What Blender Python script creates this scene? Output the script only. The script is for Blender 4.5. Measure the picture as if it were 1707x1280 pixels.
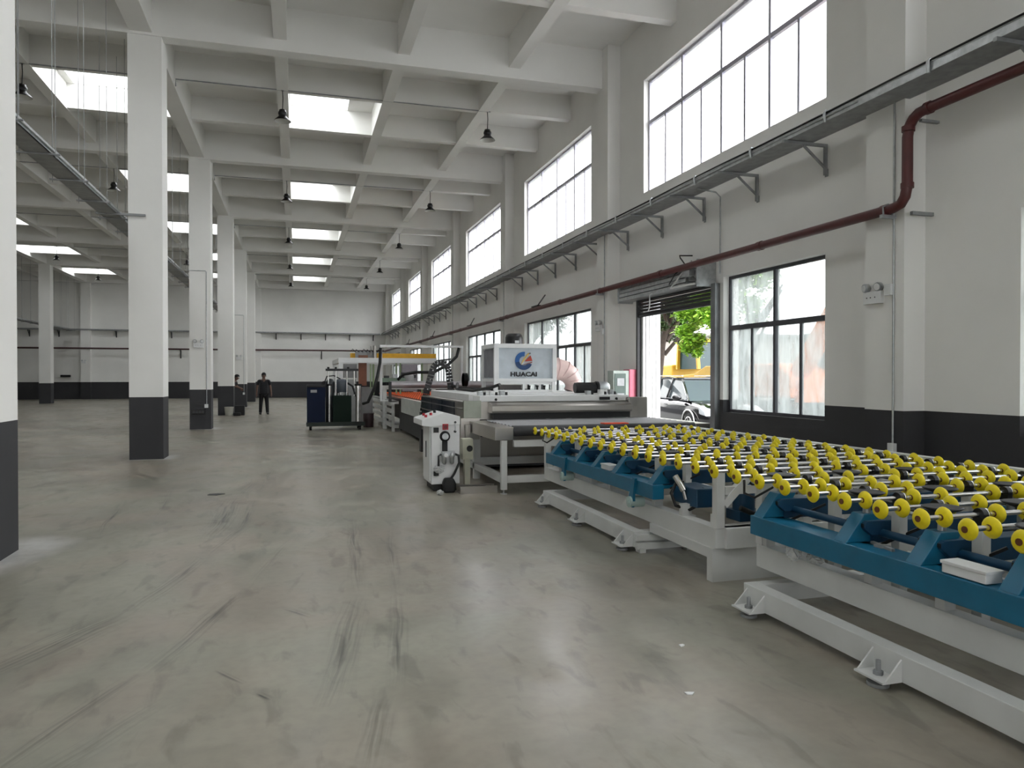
import bpy, bmesh, math, random
from mathutils import Vector, Matrix
R = math.radians
random.seed(7)
sc = bpy.context.scene
for o in list(bpy.data.objects): bpy.data.objects.remove(o)
C = sc.collection

# ------------------------------------------------------------------ camera
cam = bpy.data.objects.new('camera', bpy.data.cameras.new('camera')); C.objects.link(cam)
cam.location = (0, 0, 1.6)
cam.rotation_euler = (R(90 - 0.596), 0, -0.2854)
cam.data.lens = 25.918; cam.data.sensor_width = 36; cam.data.clip_end = 400
sc.camera = cam
sc.view_settings.view_transform = 'Standard'; sc.view_settings.look = 'None'
sc.view_settings.gamma = 1; sc.view_settings.use_curve_mapping = False
sc.view_settings.exposure = 3.25

# ------------------------------------------------------------------ sky (overcast)
w = bpy.data.worlds.new('sky'); sc.world = w; w.use_nodes = True
nt = w.node_tree; nt.nodes.clear()
wo = nt.nodes.new('ShaderNodeOutputWorld'); bg = nt.nodes.new('ShaderNodeBackground')
tc = nt.nodes.new('ShaderNodeTexCoord'); nz = nt.nodes.new('ShaderNodeTexNoise'); rp = nt.nodes.new('ShaderNodeValToRGB')
nz.inputs['Scale'].default_value = 2.0
rp.color_ramp.elements[0].color = (0.90, 0.94, 1.0, 1); rp.color_ramp.elements[1].color = (1, 1, 1, 1)
nt.links.new(tc.outputs['Generated'], nz.inputs['Vector']); nt.links.new(nz.outputs['Fac'], rp.inputs['Fac'])
nt.links.new(rp.outputs['Color'], bg.inputs['Color']); nt.links.new(bg.outputs['Background'], wo.inputs['Surface'])
bg.inputs['Strength'].default_value = 1.0

S = 8.386                      # bay length along the hall
Y0, Y1 = -10.4, 58.2           # back and far wall
XL, XR = -24.0, 7.0            # left and right wall
ZC = 9.0                       # underside of the slab

def portal(name, loc, rot, sx, sy):
    l = bpy.data.lights.new(name, 'AREA'); l.shape = 'RECTANGLE'; l.size = sx; l.size_y = sy; l.energy = 0
    l.cycles.is_portal = True
    o = bpy.data.objects.new(name, l); o.location = loc; o.rotation_euler = rot; C.objects.link(o)
for k in range(-2, 6):
    portal('daylight_portal', (7.2, 8.54 + S*k + 2.765, 6.6), (0, R(90), 0), 2.3, 5.5)
    if k: portal('daylight_portal', (7.2, 8.54 + S*k + 2.765, 2.15), (0, R(90), 0), 2.3, 5.5)
portal('daylight_portal', (7.2, 9.8, 2.15), (0, R(90), 0), 2.3, 2.5)
portal('daylight_portal', (7.25, 12.75, 1.6), (0, R(90), 0), 3.1, 2.9)
BACKW = [(-1.8, 1.6), (2.4, 5.8), (-12.6, -8.8), (-8.0, -4.2), (-22.6, -19.2), (-18.6, -15.4)][:3]
for a, c in BACKW:
    for z0, z1 in ((1.0, 3.6),):
        portal('daylight_portal', ((a+c)/2, -10.55, (z0+z1)/2), (R(-90), 0, 0), c-a, z1-z0)

# ------------------------------------------------------------------ materials
MATS = {}
def principled(name):
    m = bpy.data.materials.new(name); m.use_nodes = True
    return m, m.node_tree, m.node_tree.nodes['Principled BSDF']
def lin(c):
    f = lambda v: v/12.92 if v <= 0.04045 else ((v+0.055)/1.055)**2.4
    return tuple(f(v/255) for v in c) + (1,)
def mat(name, rgb, rough=0.5, metal=0.0, var=0.12, scale=6, bump=0.0, spec=0.5, alpha=1.0, coat=0.0):
    if name in MATS: return MATS[name]
    m, nt, b = principled(name); c = lin(rgb)
    tx = nt.nodes.new('ShaderNodeTexCoord'); n = nt.nodes.new('ShaderNodeTexNoise')
    n.inputs['Scale'].default_value = scale; n.inputs['Detail'].default_value = 4
    r = nt.nodes.new('ShaderNodeValToRGB')
    r.color_ramp.elements[0].position = .3; r.color_ramp.elements[1].position = .7
    r.color_ramp.elements[0].color = tuple(v*(1-var) for v in c[:3]) + (1,)
    r.color_ramp.elements[1].color = tuple(min(1, v*(1+var*.6)) for v in c[:3]) + (1,)
    nt.links.new(tx.outputs['Object'], n.inputs['Vector']); nt.links.new(n.outputs['Fac'], r.inputs['Fac'])
    nt.links.new(r.outputs['Color'], b.inputs['Base Color'])
    b.inputs['Roughness'].default_value = rough; b.inputs['Metallic'].default_value = metal
    b.inputs['Specular IOR Level'].default_value = spec; b.inputs['Coat Weight'].default_value = coat
    b.inputs['Alpha'].default_value = alpha
    if bump:
        bp_ = nt.nodes.new('ShaderNodeBump'); bp_.inputs['Strength'].default_value = bump; bp_.inputs['Distance'].default_value = .01
        nt.links.new(n.outputs['Fac'], bp_.inputs['Height']); nt.links.new(bp_.outputs['Normal'], b.inputs['Normal'])
    MATS[name] = m; return m

def math_node(nt, op, a, b=None, clamp=False):
    n = nt.nodes.new('ShaderNodeMath'); n.operation = op; n.use_clamp = clamp
    for i, v in enumerate((a, b)):
        if v is None: continue
        if isinstance(v, (int, float)): n.inputs[i].default_value = v
        else: nt.links.new(v, n.inputs[i])
    return n.outputs[0]

def wall_paint():
    m, nt, b = principled('wall_paint')
    g = nt.nodes.new('ShaderNodeNewGeometry'); sp = nt.nodes.new('ShaderNodeSeparateXYZ')
    nt.links.new(g.outputs['Position'], sp.inputs[0])
    n = nt.nodes.new('ShaderNodeTexNoise'); n.inputs['Scale'].default_value = .55; n.inputs['Detail'].default_value = 6
    nt.links.new(g.outputs['Position'], n.inputs['Vector'])
    up = nt.nodes.new('ShaderNodeValToRGB'); lo = nt.nodes.new('ShaderNodeValToRGB')
    for r_, a, c in ((up, (229, 228, 224), (237, 236, 232)), (lo, (56, 56, 58), (63, 63, 65))):
        r_.color_ramp.elements[0].position = .35; r_.color_ramp.elements[1].position = .65
        r_.color_ramp.elements[0].color = lin(a); r_.color_ramp.elements[1].color = lin(c)
        nt.links.new(n.outputs['Fac'], r_.inputs['Fac'])
    st = math_node(nt, 'GREATER_THAN', sp.outputs['Z'], 1.2)
    mx = nt.nodes.new('ShaderNodeMix'); mx.data_type = 'RGBA'
    nt.links.new(st, mx.inputs['Factor']); nt.links.new(lo.outputs['Color'], mx.inputs['A']); nt.links.new(up.outputs['Color'], mx.inputs['B'])
    nt.links.new(mx.outputs['Result'], b.inputs['Base Color']); b.inputs['Roughness'].default_value = .75
    b.inputs['Specular IOR Level'].default_value = .3
    n2 = nt.nodes.new('ShaderNodeTexNoise'); n2.inputs['Scale'].default_value = 3; n2.inputs['Detail'].default_value = 5
    nt.links.new(g.outputs['Position'], n2.inputs['Vector'])
    bu = nt.nodes.new('ShaderNodeBump'); bu.inputs['Strength'].default_value = .15; bu.inputs['Distance'].default_value = .02
    nt.links.new(n2.outputs['Fac'], bu.inputs['Height']); nt.links.new(bu.outputs['Normal'], b.inputs['Normal'])
    return m
M_WALL = wall_paint()

def floor_mat():
    m, nt, b = principled('polished_concrete')
    g = nt.nodes.new('ShaderNodeNewGeometry'); L = nt.links.new
    pos = g.outputs['Position']
    def noise(scale, det=5, sv=(1, 1, 1), rot=0, dist=0):
        mp = nt.nodes.new('ShaderNodeMapping'); mp.inputs['Scale'].default_value = sv; mp.inputs['Rotation'].default_value = (0, 0, rot)
        L(pos, mp.inputs['Vector']); n = nt.nodes.new('ShaderNodeTexNoise'); n.inputs['Scale'].default_value = scale
        n.inputs['Detail'].default_value = det; n.inputs['Distortion'].default_value = dist; L(mp.outputs[0], n.inputs['Vector']); return n.outputs['Fac']
    big = noise(.28, 5, dist=.6); med = noise(1.6, 8, (1, .6, 1), .4, 1.2); fine = noise(14, 4)
    r = nt.nodes.new('ShaderNodeValToRGB'); e = r.color_ramp.elements
    e[0].position = .3; e[0].color = lin((126, 122, 112)); e[1].position = .7; e[1].color = lin((160, 156, 144))
    L(big, r.inputs['Fac'])
    r2 = nt.nodes.new('ShaderNodeValToRGB'); e = r2.color_ramp.elements
    e[0].position = .34; e[0].color = (.84, .84, .84, 1); e[1].position = .56; e[1].color = (1, 1, 1, 1); L(med, r2.inputs['Fac'])
    r3 = nt.nodes.new('ShaderNodeValToRGB'); e = r3.color_ramp.elements
    e[0].position = .3; e[0].color = (.93, .93, .93, 1); e[1].position = .6; e[1].color = (1.03, 1.03, 1.03, 1); L(fine, r3.inputs['Fac'])
    def mul(a, b_):
        x = nt.nodes.new('ShaderNodeMix'); x.data_type = 'RGBA'; x.blend_type = 'MULTIPLY'; x.inputs['Factor'].default_value = 1
        L(a, x.inputs['A']); L(b_, x.inputs['B']); return x.outputs['Result']
    col = mul(mul(r.outputs['Color'], r2.outputs['Color']), r3.outputs['Color'])
    sm = noise(4.5, 8, (1.4, .5, 1), .75, .5); r4 = nt.nodes.new('ShaderNodeValToRGB'); e = r4.color_ramp.elements
    e[0].position = .34; e[0].color = (.76, .76, .76, 1); e[1].position = .44; e[1].color = (1, 1, 1, 1); L(sm, r4.inputs['Fac']); col = mul(col, r4.outputs['Color'])
    sm2 = noise(.5, 4, dist=1.5); r5 = nt.nodes.new('ShaderNodeValToRGB'); e = r5.color_ramp.elements
    e[0].position = .4; e[0].color = (1.04, .98, .95, 1); e[1].position = .6; e[1].color = (.97, 1.0, .96, 1); L(sm2, r5.inputs['Fac']); col = mul(col, r5.outputs['Color'])
    # tyre and dolly scuffs: streaky bands along line segments on the floor
    sp = nt.nodes.new('ShaderNodeSeparateXYZ'); L(pos, sp.inputs[0]); X, Yv = sp.outputs['X'], sp.outputs['Y']
    wob = math_node(nt, 'MULTIPLY', math_node(nt, 'SUBTRACT', noise(.8, 2), .5), .12)
    tot = None
    for (x0, y0, x1, y1, wd, st) in SCUFFS:
        dx, dy = x1-x0, y1-y0; ln = math.hypot(dx, dy); ux, uy = dx/ln, dy/ln
        px = math_node(nt, 'SUBTRACT', X, x0); py = math_node(nt, 'SUBTRACT', Yv, y0)
        t = math_node(nt, 'ADD', math_node(nt, 'MULTIPLY', px, ux), math_node(nt, 'MULTIPLY', py, uy))
        q = math_node(nt, 'ADD', math_node(nt, 'ADD', math_node(nt, 'MULTIPLY', px, -uy), math_node(nt, 'MULTIPLY', py, ux)), wob)
        across = math_node(nt, 'SUBTRACT', 1, math_node(nt, 'DIVIDE', math_node(nt, 'ABSOLUTE', q), wd), True)
        along = math_node(nt, 'MULTIPLY', math_node(nt, 'MULTIPLY', t, 3/ln, True), math_node(nt, 'MULTIPLY', math_node(nt, 'SUBTRACT', ln, t), 3/ln, True), True)
        cv = nt.nodes.new('ShaderNodeCombineXYZ'); L(math_node(nt, 'MULTIPLY', t, .9), cv.inputs[0]); L(math_node(nt, 'MULTIPLY', q, 30), cv.inputs[1])
        sn = nt.nodes.new('ShaderNodeTexNoise'); sn.inputs['Scale'].default_value = 1.4; sn.inputs['Detail'].default_value = 4; L(cv.outputs[0], sn.inputs['Vector'])
        s = math_node(nt, 'MULTIPLY', math_node(nt, 'SUBTRACT', sn.outputs['Fac'], .42), 4, True)
        v = math_node(nt, 'MULTIPLY', math_node(nt, 'MULTIPLY', math_node(nt, 'MULTIPLY', across, along), s), st)
        tot = v if tot is None else math_node(nt, 'MAXIMUM', tot, v)
    x = nt.nodes.new('ShaderNodeMix'); x.data_type = 'RGBA'; L(tot, x.inputs['Factor']); L(col, x.inputs['A']); x.inputs['B'].default_value = lin((50, 50, 48))
    dust = None; dn = noise(3.5, 6)
    for (dx0, dy0, dx1, dy1, dw) in DUST:
        ln = math.hypot(dx1-dx0, dy1-dy0); ux, uy = (dx1-dx0)/ln, (dy1-dy0)/ln
        px = math_node(nt, 'SUBTRACT', X, dx0); py = math_node(nt, 'SUBTRACT', Yv, dy0)
        t = math_node(nt, 'MULTIPLY', math_node(nt, 'DIVIDE', math_node(nt, 'ADD', math_node(nt, 'MULTIPLY', px, ux), math_node(nt, 'MULTIPLY', py, uy)), ln, True), ln)
        ax_ = math_node(nt, 'SUBTRACT', px, math_node(nt, 'MULTIPLY', t, ux)); ay_ = math_node(nt, 'SUBTRACT', py, math_node(nt, 'MULTIPLY', t, uy))
        dd = math_node(nt, 'SQRT', math_node(nt, 'ADD', math_node(nt, 'MULTIPLY', ax_, ax_), math_node(nt, 'MULTIPLY', ay_, ay_)))
        v = math_node(nt, 'MULTIPLY', math_node(nt, 'SUBTRACT', 1, math_node(nt, 'DIVIDE', dd, dw), True), math_node(nt, 'MULTIPLY', dn, 1.7), True)
        dust = v if dust is None else math_node(nt, 'MAXIMUM', dust, v)
    x2 = nt.nodes.new('ShaderNodeMix'); x2.data_type = 'RGBA'; L(dust, x2.inputs['Factor']); L(x.outputs['Result'], x2.inputs['A']); x2.inputs['B'].default_value = lin((206, 206, 204)); x = x2
    L(x.outputs['Result'], b.inputs['Base Color'])
    rr = math_node(nt, 'ADD', math_node(nt, 'MAXIMUM', math_node(nt, 'MULTIPLY', math_node(nt, 'SUBTRACT', med, .2), .8), .2), .08); L(rr, b.inputs['Roughness'])
    b.inputs['Specular IOR Level'].default_value = .5
    bu = nt.nodes.new('ShaderNodeBump'); bu.inputs['Strength'].default_value = .12; bu.inputs['Distance'].default_value = .01
    L(med, bu.inputs['Height']); L(bu.outputs['Normal'], b.inputs['Normal'])
    return m
DUST = [(-2.6, 7.0, -2.4, 8.0, .45), (-3.0, 15.5, -2.4, 15.55, .1), (-2.42, 15.55, -2.42, 16.2, .22), (-2.42, 23.9, -2.42, 24.6, .3), (-3.1, 23.9, -2.5, 23.92, .14), (-2.42, 32.3, -2.42, 33, .25), (-2.42, 40.7, -2.42, 41.4, .25)]
SCUFFS = [(-1.65, 4.5, -1.1, 5.5, .2, .95), (-1.45, 4.7, -1.1, 5.45, .06, 1.0), (-1.1, 5.45, -.77, 7.1, .12, .75), (-.77, 7.0, -.5, 8.6, .1, .6),
          (-1.25, 3.3, -.79, 4.4, .07, .9), (-.79, 4.3, -.4, 5.8, .09, .85), (-.4, 5.7, .1, 8.2, .07, .35), (-1.1, 3.2, -.6, 4.0, .12, .45),
          (-.84, 7.7, -.74, 10.5, .17, 1.0), (-.6, 7.7, -.5, 10.2, .07, .9), (-.5, 10.0, -.36, 14.5, .1, .5), (-.72, 10.2, -.6, 12.4, .2, .55),
          (-1.9, 8.2, -2.14, 10.7, .05, 1.0), (-1.5, 8.8, -1.7, 11.6, .05, .6), (-2.55, 11.7, -1.8, 12.05, .1, .8), (.63, 8.6, .43, 5.4, .09, .8), (.43, 5.5, .16, 3.7, .12, .75), (.34, 4.6, .12, 3.6, .09, .6),
          (.96, 7.9, .7, 5.3, .06, .65), (.72, 5.5, .49, 3.7, .07, .8), (.44, 3.7, .27, 3.0, .09, .7), (-.42, 4.3, -.26, 4.05, .025, 1.2), (-.2, 3.92, -.12, 3.82, .03, 1.3), (-.1, 5.3, .1, 5.05, .05, .8)]
M_FLOOR = floor_mat()

def glass_mat(name, haze, tint=(235, 240, 240), hs=3.0, clear=(255, 255, 255)):
    """window glass: clear where clean, pale and scattering where dirty or frosted"""
    m = bpy.data.materials.new(name); m.use_nodes = True; nt = m.node_tree; nt.nodes.clear(); L = nt.links.new
    out = nt.nodes.new('ShaderNodeOutputMaterial'); tr = nt.nodes.new('ShaderNodeBsdfTransparent'); tl = nt.nodes.new('ShaderNodeBsdfTranslucent')
    df = nt.nodes.new('ShaderNodeBsdfDiffuse'); gl = nt.nodes.new('ShaderNodeBsdfGlossy'); gl.inputs['Roughness'].default_value = .08
    tr.inputs['Color'].default_value = lin(clear); tl.inputs['Color'].default_value = lin(tint); df.inputs['Color'].default_value = lin(tint)
    g = nt.nodes.new('ShaderNodeNewGeometry'); mp = nt.nodes.new('ShaderNodeMapping'); mp.inputs['Scale'].default_value = (1, 2.2, .5)
    L(g.outputs['Position'], mp.inputs['Vector']); n = nt.nodes.new('ShaderNodeTexNoise'); n.inputs['Scale'].default_value = hs; n.inputs['Detail'].default_value = 8
    n.inputs['Distortion'].default_value = .8; L(mp.outputs[0], n.inputs['Vector'])
    f = math_node(nt, 'ADD', math_node(nt, 'MULTIPLY', math_node(nt, 'SUBTRACT', n.outputs['Fac'], .5), .9 if haze > .2 else .2), haze, True)
    m1 = nt.nodes.new('ShaderNodeMixShader'); m1.inputs[0].default_value = .25; L(tl.outputs[0], m1.inputs[1]); L(df.outputs[0], m1.inputs[2])
    m2 = nt.nodes.new('ShaderNodeMixShader'); L(f, m2.inputs[0]); L(tr.outputs[0], m2.inputs[1]); L(m1.outputs[0], m2.inputs[2])
    m3 = nt.nodes.new('ShaderNodeMixShader'); m3.inputs[0].default_value = .04; L(m2.outputs[0], m3.inputs[1]); L(gl.outputs[0], m3.inputs[2])
    L(m3.outputs[0], out.inputs['Surface']); return m
M_GLASS = glass_mat('clean_glass', .06)
M_FROST = glass_mat('dirty_glass', .4, (186, 192, 190), clear=(206, 207, 206))
M_SKYL = glass_mat('skylight_sheet', .25)

white = mat('white_steel', (206, 207, 204), .42, var=.08, scale=3, bump=.02)
white2 = mat('white_enamel', (222, 223, 222), .35, var=.04)
blue = mat('teal_blue_steel', (18, 100, 132), .36, var=.16, scale=5, bump=.03)
blue_d = mat('dark_blue_steel', (16, 62, 92), .42, var=.12)
yellow = mat('yellow_urethane', (232, 212, 14), .5, var=.1, scale=30)
yhub = mat('wheel_hub', (96, 52, 22), .6)
chrome = mat('chrome', (212, 210, 208), .22, 1.0, var=.05)
steel = mat('stainless', (176, 172, 166), .28, 1.0, var=.1, scale=2)
galv = mat('galvanised', (182, 185, 186), .38, .8, var=.2, scale=12)
galv_d = mat('galvanised_old', (150, 152, 153), .5, .25, var=.2, scale=8)
black = mat('black_rubber', (12, 12, 13), .55, var=.2)
blackp = mat('black_plastic', (15, 15, 17), .38)
dark = mat('dark_grey', (52, 53, 55), .5)
grey = mat('grey_plastic', (150, 150, 150), .5)
redp = mat('red_pipe_paint', (82, 36, 35), .42, var=.2, scale=5)
red = mat('red_plastic', (170, 24, 40), .4)
orange = mat('orange_urethane', (240, 104, 48), .5, var=.12, scale=20)
M_roll = mat('grey_rubber', (150, 150, 152), .6, var=.05)

# ------------------------------------------------------------------ mesh builder
WP = {}
class MB:
    def __init__(s): s.v, s.f, s.m, s.sm = [], [], [], []
    def add(s, vs, fs, mi=0, smooth=False):
        o = len(s.v); s.v += [tuple(v) for v in vs]
        for f in fs: s.f.append([o+i for i in f]); s.m.append(mi); s.sm.append(smooth)
        return s
    def box(s, x0, x1, y0, y1, z0, z1, mi=0):
        v = [(x, y, z) for z in (z0, z1) for y in (y0, y1) for x in (x0, x1)]
        return s.add(v, [(0, 2, 3, 1), (4, 5, 7, 6), (0, 1, 5, 4), (2, 6, 7, 3), (0, 4, 6, 2), (1, 3, 7, 5)], mi)
    def bar(s, p, q, w, h=None, mi=0, up=(0, 0, 1)):
        p, q = Vector(p), Vector(q); h = h or w; d = (q-p).normalized(); u = Vector(up)
        if abs(d.dot(u)) > .98: u = Vector((0, 1, 0))
        a = d.cross(u).normalized()*w/2; b = a.cross(d).normalized()*h/2
        v = [c+i*a+j*b for c in (p, q) for i, j in ((-1, -1), (1, -1), (1, 1), (-1, 1))]
        return s.add(v, [(3, 2, 1, 0), (4, 5, 6, 7), (0, 1, 5, 4), (1, 2, 6, 5), (2, 3, 7, 6), (3, 0, 4, 7)], mi)
    def lathe(s, p, q, prof, n=16, mi=0, smooth=True, caps=True):
        """prof = [(t along p->q in metres, radius)]"""
        p, q = Vector(p), Vector(q); d = (q-p).normalized(); u = Vector((0, 0, 1)) if abs(d.z) < .9 else Vector((1, 0, 0))
        a = d.cross(u).normalized(); b = d.cross(a)
        o = []
        for t, r in prof:
            for i in range(n):
                an = 2*math.pi*i/n; o.append(p+d*t+a*(r*math.cos(an))+b*(r*math.sin(an)))
        fs = []
        for k in range(len(prof)-1):
            for i in range(n): j = (i+1) % n; fs.append((k*n+i, k*n+j, (k+1)*n+j, (k+1)*n+i))
        s.add(o, fs, mi, smooth)
        if caps:
            e = (len(prof)-1)*n
            s.add(o[:n], [tuple(reversed(range(n)))], mi); s.add(o[e:], [tuple(range(n))], mi)
        return s
    def cyl(s, p, q, r, n=14, mi=0, r2=None):
        return s.lathe(p, q, [(0, r), ((Vector(q)-Vector(p)).length, r if r2 is None else r2)], n, mi)
    def tube(s, pts, r, n=8, mi=0, ry=None):
        pts = [Vector(p) for p in pts]; o = []; prev = None
        for i, p in enumerate(pts):
            d = (pts[min(i+1, len(pts)-1)]-pts[max(i-1, 0)]).normalized()
            if prev is None:
                u = Vector((0, 0, 1)) if abs(d.z) < .9 else Vector((1, 0, 0)); a = d.cross(u).normalized()
            else: a = (prev-d*prev.dot(d)).normalized()
            prev = a; b = d.cross(a); rr = r[i] if isinstance(r, (list, tuple)) else r
            for k in range(n):
                an = 2*math.pi*k/n; o.append(p+a*(rr*math.cos(an))+b*(rr*math.sin(an)))
        fs = []
        for i in range(len(pts)-1):
            for k in range(n): j = (k+1) % n; fs.append((i*n+k, i*n+j, (i+1)*n+j, (i+1)*n+k))
        s.add(o, fs, mi, True); e = (len(pts)-1)*n
        s.add(o[:n], [tuple(reversed(range(n)))], mi); s.add(o[e:], [tuple(range(n))], mi); return s
    def prism(s, poly, ax, a, b, mi=0):
        """poly in the other two axes (cyclic order y,z for x; x,z for y; x,y for z)"""
        n = len(poly); mk = {'x': lambda u, v, c: (c, u, v), 'y': lambda u, v, c: (u, c, v), 'z': lambda u, v, c: (u, v, c)}[ax]
        v = [mk(u, w_, a) for u, w_ in poly]+[mk(u, w_, b) for u, w_ in poly]
        return s.add(v, [tuple(reversed(range(n))), tuple(range(n, 2*n))]+[(i, (i+1) % n, n+(i+1) % n, n+i) for i in range(n)], mi)
    def mesh(s, name, mats, off=(0, 0, 0), bevel=0):
        me = bpy.data.meshes.new(name)
        me.from_pydata([(v[0]-off[0], v[1]-off[1], v[2]-off[2]) for v in s.v], [], s.f)
        for m_ in (mats if isinstance(mats, (list, tuple)) else [mats]): me.materials.append(m_)
        me.polygons.foreach_set('material_index', s.m); me.polygons.foreach_set('use_smooth', s.sm)
        bm = bmesh.new(); bm.from_mesh(me); bmesh.ops.recalc_face_normals(bm, faces=bm.faces); bm.to_mesh(me); bm.free()
        me.update(); return me
    def build(s, name, mats, parent=None, base=None, bevel=0, kind=None):
        """vertices are given in world metres; the object sits at its parent's place (or at base)"""
        off = WP.get(parent.name, (0, 0, 0)) if parent else (base or (0, 0, 0))
        o = bpy.data.objects.new(name, s.mesh(name, mats, off)); C.objects.link(o)
        if parent: o.parent = parent
        else: o.location = off
        WP[o.name] = off
        if bevel:
            b = o.modifiers.new('bevel', 'BEVEL'); b.width = bevel; b.segments = 2; b.limit_method = 'ANGLE'
        if kind: o['kind'] = kind
        return o
def tag(o, label, cat, group=None, kind=None):
    o['label'] = label; o['category'] = cat
    if group: o['group'] = group
    if kind: o['kind'] = kind
    return o
def thing(name, loc, label, cat, group=None, kind=None):
    o = bpy.data.objects.new(name, None); C.objects.link(o); o.location = loc; o.empty_display_size = .2
    WP[o.name] = tuple(loc); return tag(o, label, cat, group, kind)
def put(name, me, parent, loc):
    o = bpy.data.objects.new(name, me); C.objects.link(o); o.parent = parent; o.location = loc; return o
def copy_tree(o, parent=None):
    c = o.copy(); C.objects.link(c)
    if parent: c.parent = parent
    for ch in [x for x in bpy.data.objects if x.parent == o]: copy_tree(ch, c)
    return c

# ------------------------------------------------------------------ shell
f = MB(); f.box(XL-.3, XR+.3, Y0-.3, Y1+.3, -.2, 0); tag(f.build('floor', M_FLOOR), 'grey polished concrete floor with dark tyre scuffs', 'floor', kind='structure')

def wall_x(name, x0, x1, ya, yb, z1, holes, label):
    ys = sorted({ya, yb} | {h[0] for h in holes} | {h[1] for h in holes}); zs = sorted({0, z1} | {h[2] for h in holes} | {h[3] for h in holes})
    b = MB()
    for i in range(len(ys)-1):
        run = None
        for j in range(len(zs)-1):
            cy, cz = (ys[i]+ys[i+1])/2, (zs[j]+zs[j+1])/2
            solid = not any(h[0] < cy < h[1] and h[2] < cz < h[3] for h in holes)
            if solid: run = (run[0] if run else zs[j], zs[j+1])
            if run and (not solid or j == len(zs)-2): b.box(x0, x1, ys[i], ys[i+1], run[0], run[1]); run = None
    return tag(b.build(name, M_WALL), label, 'wall', kind='structure')
holes = []
for k in range(-2, 6):
    ya = 8.54+S*k; holes.append((ya, ya+5.53, 5.43, 7.78))
    if k == 0: holes += [(8.54, 11.06, .99, 3.3), (11.3, 14.2, 0, 3.2)]
    else: holes.append((ya, ya+5.53, .99, 3.3))
wr = wall_x('wall_right', XR, XR+.3, Y0, Y1, 9.4, holes, 'white right hall wall with charcoal painted lower band and two rows of windows')
wall_x('wall_left', XL-.3, XL, Y0, Y1, 9.4, [], 'white left hall wall with charcoal lower band, far from the camera')
b = MB(); b.box(XL-.3, XR+.3, Y1, Y1+.3, 0, 9.4); tag(b.build('wall_far', M_WALL), 'white end wall of the hall with charcoal lower band', 'wall', kind='structure')
b = MB(); xq = [XL-.3]+sorted(q for a in BACKW for q in a)+[XR+.3]
for i in range(len(xq)-1):
    if (xq[i], xq[i+1]) in BACKW:
        for z0, z1 in ((0, 1.0), (3.6, 9.4)): b.box(xq[i], xq[i+1], Y0-.3, Y0, z0, z1)
    else: b.box(xq[i], xq[i+1], Y0-.3, Y0, 0, 9.4)
tag(b.build('wall_back', M_WALL), 'white wall behind the camera with charcoal lower band', 'wall', kind='structure')
# piers on the right wall and the end wall are part of those walls
for k in range(-2, 7):
    y = 6.86+S*k
    if y+.6 > Y1: continue
    p = MB(); p.box(6.7, XR, y, y+.6, 0, ZC+.2); p.build('pier', M_WALL, wr)
wf = bpy.data.objects['wall_far']
for x in (-3.06, -14.4):
    p = MB(); p.box(x, x+.6, Y1-.35, Y1, 0, ZC+.2); p.build('pier', M_WALL, wf)

# ------------------------------------------------------------------ ceiling
AX = [(-14.4-.0, -3.06), (-2.46, XR), (XL, -14.4)]
CE = MB(); sky_spots = []
rows = [7.33+S*k for k in range(-2, 7)]      # centre lines of the main beams (near face at +-0.17)
aisle_beams = {'right': [-.28, 2.2, 4.62], 'mid': [-5.65, -8.45, -11.25], 'left': [-16.85, -19.3, -21.7]}
sk_x = [(-.12, 1.4), (-5.35, -3.25), (-13.6, -11.5)]
for k in range(-2, 6):
    ya = rows[0]+S*(k+2)
    for (a, c) in sk_x: sky_spots.append((a, c, ya+2.85, ya+5.34))
xs = sorted({XL-.3, XR+.3} | {q for a in sk_x for q in a})
ys = sorted({Y0-.3, Y1+.3} | {q for s_ in sky_spots for q in s_[2:]})
for i in range(len(xs)-1):
    strip = (xs[i], xs[i+1]) in sk_x
    if not strip: CE.box(xs[i], xs[i+1], Y0-.3, Y1+.3, ZC, ZC+.25); continue
    for j in range(len(ys)-1):
        if not any(s_[2] == ys[j] for s_ in sky_spots): CE.box(xs[i], xs[i+1], ys[j], ys[j+1], ZC, ZC+.25)
ceil = tag(CE.build('ceiling', M_WALL), 'white concrete ceiling slab crossed by deep beams, with skylights', 'ceiling', kind='structure')
for y in rows:
    if Y0 < y < Y1:
        b = MB(); b.box(XL, XR, y-.16, y+.16, 8.13, ZC); b.build('main_beam', M_WALL, ceil)
    for t in (2.72, 5.47):
        yy = y+t
        if Y0 < yy < Y1: b = MB(); b.box(XL, XR, yy-.11, yy+.11, 8.38, ZC); b.build('cross_rib', M_WALL, ceil)
for x, hw, z in [(-2.82, .2, 8.18), (-14.15, .2, 8.18)]+[(q, .13, 8.35) for a in aisle_beams.values() for q in a]:
    b = MB(); b.box(x-hw, x+hw, Y0, Y1, z, ZC); b.build('long_beam', M_WALL, ceil)
lab = {0: 'right aisle', 1: 'middle aisle beside the column line', 2: 'middle aisle beside the second column line', 3: 'left aisle'}
wn = 0
ordn = ['first', 'second', 'third', 'fourth', 'fifth', 'sixth', 'seventh', 'eighth']
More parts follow.
